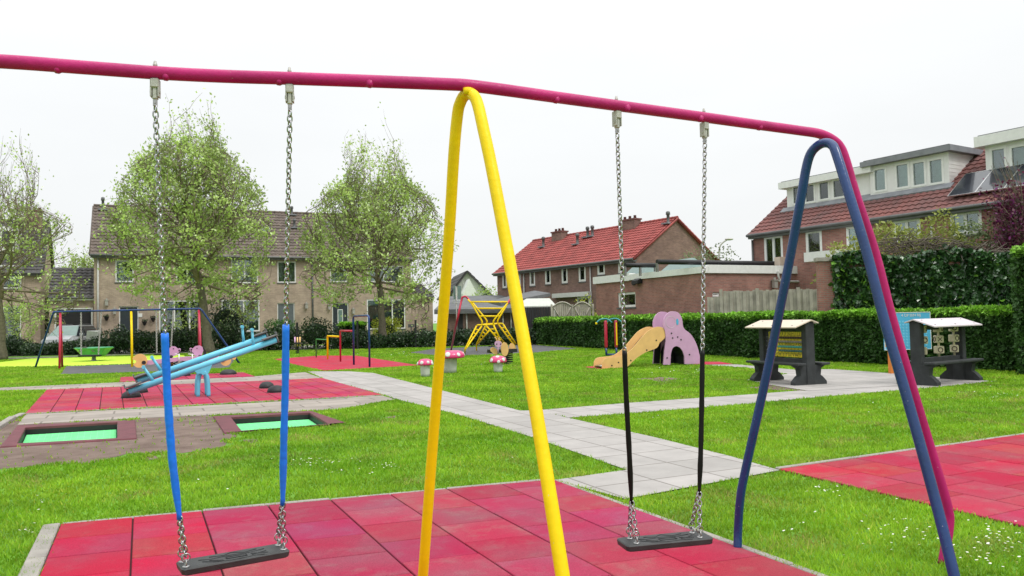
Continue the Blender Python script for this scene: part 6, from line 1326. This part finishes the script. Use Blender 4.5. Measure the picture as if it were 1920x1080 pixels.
for x, y in ((190, 952), (150, 970), (263, 940), (358, 878), (415, 820)): dt(x, y, 4, 'bolt', 'black_plastic', r1_, -.002, .008)
ch = [q5(*p) for p in ((98, 975), (130, 968), (210, 960), (262, 930), (320, 872), (370, 812), (400, 785), (455, 772))]
b = MB(); cs = smooth([Vector((p[0], p[1], 0)) for p in ch], 4); b.loft([[fe_.P(p.x, p.y, -.03), fe_.P(p.x, p.y, -DW + .05), fe_.P(p.x, p.y - .02, -DW + .05), fe_.P(p.x, p.y - .02, -.03)] for p in cs], True, True, True); b.build('chute', MT['steel_sheet'], t)
a = q5(470, 772); c = q5(600, 772); b = MB(); b.box(fe_, a[0], c[0] - .1, a[1] - .05, a[1], -DW + .02, -.02); b.build('platform', MT['black_plastic'], t)
for i in range(3): b = MB(); z = a[1] * (i + 1) / 4; s_ = q5(670 - i * 15, 900)[0] - .1; b.box(fe_, s_ - .15 - i * .1, s_ - i * .1, z - .03, z, -DW + .02, -.02); b.build('step', MT['black_plastic'], t)
reloc(t, e1)
# ================================================================== TWIN ARCH POSTS
p1, p2 = G(1137, 668), G(1156, 667.5); t = thing('talk_posts', 'pair of short red and blue play posts with curved tops before the hedge', 'play posts')
for i, p in enumerate((p1, p2)):
    k = p.y / F; z1 = D(1137, 601, p.y).z; z0 = D(1137, 652, p.y).z; b = MB(); b.lathe(p, [(.045, z0), (.062, z0 + .05), (.062, z1 - .05), (.045, z1)], 10); b.build('post', MT['red_paint'], t)
    if i: b = MB(); b.obox(p + Vector((.015, -.055, (z0 + z1) / 2)), (.026, 0, 0), (0, .012, 0), (0, 0, (z1 - z0) * .42), .01); b.build('stripe', MT['yellow_paint'], t)
    b = MB(); b.lathe(p, [(.04, 0), (.04, z0)], 8); b.build('foot', MT['navy_paint'], t)
    b = MB(); b.tube(smooth([p + Vector((.25, 0, z1 - .08)), p + Vector((.05, 0, z1 + .06)), p + Vector((-.2, 0, z1 + .04)), p + Vector((-.34, 0, z1 - .08))], 4), .03, 6); b.build('curved_top', MT['teal_paint'], t)
    b = MB(); b.sphere(p + Vector((-.35, 0, z1 - .1)), .045, seg=8, rings=5); b.build('mouthpiece', MT['yellow_paint'], t)
b = MB(); b.tube([p1 + Vector((0, 0, .06)), p2 + Vector((0, 0, .06))], .04, 6); b.build('base_bar', MT['navy_paint'], t); reloc(t, p1)

# ================================================================== PLAY PANELS WITH BENCHES
def shelter(lab, pA, pB, ztop, roofm, pn, side):
    """pA, pB: feet of the two posts; n towards the camera"""
    t = thing('play_panel', lab, 'play panel'); fr = Fr(pA, pB); L = fr.L; P = fr.P; rc = MT['recycled']
    for s_ in (0, L): b = MB(); b.obox(P(s_, ztop / 2, 0), fr.d * .07, fr.n * .11, (0, 0, ztop / 2), .012); b.build('post', rc, t)
    for z in (ztop - .12, .47): b = MB(); b.box(fr, .07, L - .07, z - .05, z + .05, -.05, .05); b.build('rail', rc, t)
    for sg, wd_ in ((-1, .17), (1, .42)):
        b = MB(); a0, a1 = -.13, L + .13; dz_ = .34 * wd_; P4 = [P(a0, ztop + .03, 0), P(a1, ztop + .03, 0), P(a1, ztop + .03 - dz_, sg * wd_), P(a0, ztop + .03 - dz_, sg * wd_)]; b.hexa(P4 + [p_ + Vector((0, 0, .022)) for p_ in P4]); rp = b.build('roof_panel', MT[roofm], t)
        for s_ in (.05, L * .5, L - .05):
            for o, dz in (((.05, .034),) if sg < 0 else ((.08, .022), (.34, -.066))): b = MB(); b.lathe(P(s_, ztop + dz, sg * o), [(.016, 0), (.016, .012), (0, .016)], 8, cap1=False); b.build('bolt', MT['bolt'], rp)
    for s_ in (0.0, L):
        b = MB(); o = .135
        b.prism(Fr(P(s_, 0, 0), P(s_, 0, 1)), [(-.40, .0), (.40, 0), (.40, .07), (.30, .17), (.25, .20), (.27, .34), (.38, .40), (-.38, .40), (-.27, .34), (-.25, .20), (-.30, .17), (-.40, .07)], -.09 if s_ else -.05, .05 if s_ else .09) ; b.build('pedestal', rc, t)
    for sg in (-1, 1): b = MB(); b.obox(P(L / 2, .43, sg * .30), fr.d * (L / 2 + .16), fr.n * .11, (0, 0, .025), .012); b.build('bench_seat', rc, t)
    reloc(t, P(L / 2, 0)); return t, fr, L
# abacus panel: seen obliquely from its left side
pA, pB = G(1437, 714), G(1518, 722); t1, fr1, L1 = shelter('play panel with yellow letter tiles and abacus beads under a cream roof', pA, pB, D(1518, 604, pB.y).z, 'cream_panel', 'abacus', 1)
P = fr1.P; ztp = D(1518, 604, pB.y).z - .20; zbt = .55; rows = 7; cols = 11; b0 = .13; b1 = L1 - .09
bk = MB(); bk.box(fr1, b0, b1, zbt, ztp, -.03, .0); pn = bk.build('letter_board', MT['yellow_tile'], t1)
g = MB()
for i in range(1, rows): z = zbt + (ztp - zbt) * i / rows; g.box(fr1, b0, b1, z - .0025, z + .0025, .0, .004)
for i in range(1, cols): s_ = b0 + (b1 - b0) * i / cols; g.box(fr1, s_ - .0025, s_ + .0025, zbt, ztp, .0, .003)
g.build('grid_lines', MT['bead_brown'], pn)
def text(s, size, loc, rx, rz, m, parent, ext=.002, name='lettering'):
    cu_ = bpy.data.curves.new(name, 'FONT'); cu_.body = s; cu_.size = size; cu_.extrude = ext; cu_.align_x = 'CENTER'; cu_.align_y = 'CENTER'
    o = bpy.data.objects.new(name, cu_); dg = bpy.context.evaluated_depsgraph_get(); C.objects.link(o); dg.update(); me = bpy.data.meshes.new_from_object(o.evaluated_get(dg)); C.objects.unlink(o); bpy.data.objects.remove(o)
    me.transform(Matrix.Translation(loc) @ Matrix.Rotation(rz, 4, 'Z') @ Matrix.Rotation(rx, 4, 'X')); me.materials.clear(); me.materials.append(m); o = bpy.data.objects.new(name, me); C.objects.link(o); attach(o, parent); return o
def rzof(fr): # rotation so that text reads from the camera side
    d = fr.d if fr.n.dot(Vector((fr.d.y, -fr.d.x, 0))) > 0 else -fr.d
    return math.atan2(d.y, d.x)
alpha = 'ABCDEFGHIJKLMNOPQRSTUVWXYZ'
for r in range(rows):
    z = zbt + (ztp - zbt) * (r + .5) / rows; line = MB()
    for c_i in range(cols):
        s_ = b0 + (b1 - b0) * (c_i + .5) / cols
    txt = alpha[(rows - 1 - r) * 11 % 26:][:11].ljust(11, 'A')
    sp_ = (b1 - b0) / cols
    for c_i, chh in enumerate(txt[:2] if r in (1, 2, 4, 5) else txt):
        text(chh, .085, fr1.P(b0 + sp_ * (c_i + .5), z, .004), PI / 2, rzof(fr1), MT['bead_brown'], pn, .0015, 'letter') if r in (0, 3, 6) or c_i < 2 else None
for r, m, s0f in ((5.45, 'bead_brown', .33), (4.3, 'bead_grey', .30), (2.9, 'bead_teal', .34), (1.75, 'bead_green', .36)):
    z = zbt + (ztp - zbt) * r / rows; b = MB(); b.tube([P(b0, z, .07), P(b1, z, .07)], .007, 6); rd = b.build('bead_rod', MT['bolt'], t1); n = 10; a = b0 + (b1 - b0) * s0f; st_ = (b1 - a) / n
    for i in range(n): b = MB(); b.lathe(P(a + st_ * i + .003, z, .07), [(.014, 0), (.024, .010), (.024, st_ - .016), (.014, st_ - .006)], 12, fr1.d); b.build('bead', MT[m], rd)
# noughts and crosses panel
pA, pB = G(1723, 722), G(1801, 712.5); zt2 = D(1723, 603, pA.y).z; t2, fr2, L2 = shelter('play panel with nine beige turning cubes under a pale lilac roof', pA, pB, zt2, 'lilac_panel', 'cubes', -1); P = fr2.P
hc = .075
for ci in range(3):
    s_ = .20 + (L2 - .40) * ci / 2; b = MB(); b.tube([P(s_, .5, 0), P(s_, zt2 - .16, 0)], .022, 8); rod = b.build('axle', MT['cube_beige'], t2)
    for ri in range(3):
        z = .66 + ri * .215; ang = (.5, -.4, .25, .9, -.7, .1, .55, -.2, .75)[ci * 3 + ri]; dd_ = Matrix.Rotation(ang, 4, 'Z') @ fr2.d; nn_ = Matrix.Rotation(ang, 4, 'Z') @ fr2.n
        b = MB(); b.obox(P(s_, z, 0), dd_ * hc, nn_ * hc, (0, 0, hc), .012); cb = b.build('cube', MT['cube_beige'], t2)
        for k_, (v1, v2) in enumerate(((nn_, dd_), (dd_, nn_), (-dd_, nn_))):
            c = P(s_, z, 0) + v1 * (hc + .001); u3 = Vector((0, 0, 1))
            if (ci + ri + k_) % 3 != 2: b = MB(); ring_tube(b, [c + v2 * math.cos(a) * .045 + u3 * math.sin(a) * .045 for a in [2 * PI * i / 18 for i in range(18)]], .009); b.build('ring_mark', MT['bead_brown'], cb)
            elif k_ == 0 : 
                b = MB(); b.tube([c - v2 * .04 - u3 * .04, c + v2 * .04 + u3 * .04], .007, 5); b.tube([c + v2 * .04 - u3 * .04, c - v2 * .04 + u3 * .04], .007, 5); b.build('cross_mark', MT['bead_brown'], cb)
# ================================================================== BLUE GAME SIGN
p = G(1673, 701); fs_ = Fr(p, p + Vector((1, .12, 0))); P = fs_.P; t = thing('game_sign', 'light blue game board sign with white lettering on an orange post', 'sign'); b = MB(); r = rect(fs_, 1653.5, 585.5, 1741, 655.5)
b.obox(P(0, r[2] / 2 + .1, -.0), fs_.d * .07, fs_.n * .05, (0, 0, r[2] / 2 + .1), .01); b.build('post', MT['orange_paint'], t)
b = MB(); b.box(fs_, r[0], r[1], r[2], r[3], .055, .085); bd = b.build('board', MT['sign_blue'], t)
b = MB(); e_ = .012
b.box(fs_, r[0], r[1], r[3] - e_, r[3], .085, .092); b.box(fs_, r[0], r[1], r[2], r[2] + e_, .085, .092); b.box(fs_, r[0], r[0] + e_, r[2] + e_, r[3] - e_, .085, .092); b.box(fs_, r[1] - e_, r[1], r[2] + e_, r[3] - e_, .085, .092); b.build('board_edge', MT['frame_white'], bd)
text('4 OP EEN RIJ', .088, P((r[0] + r[1]) / 2 + .1, r[3] - .075, .088), PI / 2, rzof(fs_), MT['white_paint'], bd)
b = MB()
for i in range(11):
    for j in range(9): b.lathe(P(r[0] + .2 + (r[1] - r[0] - .28) * (i + .5) / 11, r[2] + .06 + (r[3] - r[2] - .25) * (j + .5) / 9, .085), [(.026, 0), (.026, .003), (.021, .004)], 10, fs_.n)
b.build('dot_grid', mat('sign_dots', (.13, .46, .66), .5), bd)
q = [fs_.px(x, y) for x, y in ((1656, 624), (1661, 620), (1664, 650), (1656, 650))]; b = MB(); b.prism(fs_, [(q[0][0], q[0][1]), (q[1][0], q[1][1]), (q[2][0], q[2][1]), (q[3][0], q[3][1])], .086, .09); b.build('logo_flash', MT['orange_paint'], bd); b = MB(); b.prism(fs_, [(q[0][0] + .01, q[0][1] - .05), (q[1][0] - .01, q[1][1] - .1), (q[1][0] - .015, q[2][1] + .1), (q[0][0] + .01, q[3][1] + .05)], .091, .094); b.build('logo_flash', MT['yellow_paint'], bd)
reloc(t, p)

# ================================================================== SUNKEN TRAMPOLINES
def tramp(lab, outer, inner, zt=.022):
    t = thing('trampoline', lab, 'trampoline', 'green trampolines sunk beside the path'); O = [G(x, y, zt) for x, y in outer]; I = [G(x, y, zt) for x, y in inner]; b = MB(); n = 4; cc_ = sum(O, Vector()) / 4
    def lv(L, z, k=1.0): return [Vector((cc_.x + (p.x - cc_.x) * k, cc_.y + (p.y - cc_.y) * k, z)) for p in L]
    b.loft([lv(O, -.01, 1.012), lv(O, zt - .006, 1.0), lv(O, zt, .995), lv(I, zt, 1.01), lv(I, zt - .006, 1.0), lv(I, -.02, 1.0)], False, False); f = b.build('frame', MT['maroon_rubber'], t)
    b = MB(); b.quad(*lv(I, -.30)); b.build('pit_floor', MT['black_plastic'], t)
    k = .975; A, B_, C_, D_ = lv(I, -.09, k); b = MB(); b.quad(A, B_, C_, D_); m_ = b.build('jump_mesh', MT['trampoline_mesh'], t); b = MB()
    nn = 26
    for i in range(1, nn): f_ = i / nn; b.tube([A.lerp(B_, f_), D_.lerp(C_, f_)], .005, 4, cap=False)
    for i in range(1, 14): f_ = i / 14; b.tube([A.lerp(D_, f_), B_.lerp(C_, f_)], .004, 4, cap=False)
    b.build('webbing', mat('web_green', (.20, .75, .33), .6), m_, recalc=False); wl = MB()
    I2 = lv(I, -.015, .998); I3 = lv(I, -.30, .998)
    for i in range(4): wl.quad(I2[i], I2[(i + 1) % 4], I3[(i + 1) % 4], I3[i])
    wl.build('inner_wall', MT['black_plastic'], t, recalc=False); reloc(t, cc_.xy.to_3d()); EXCL.append([(p.x, p.y) for p in O])
tramp('sunken green trampoline in a maroon rubber frame at the left edge', TO1, TI1)
tramp('sunken green trampoline in a maroon rubber frame behind the right blue sleeve', TO2, TI2)
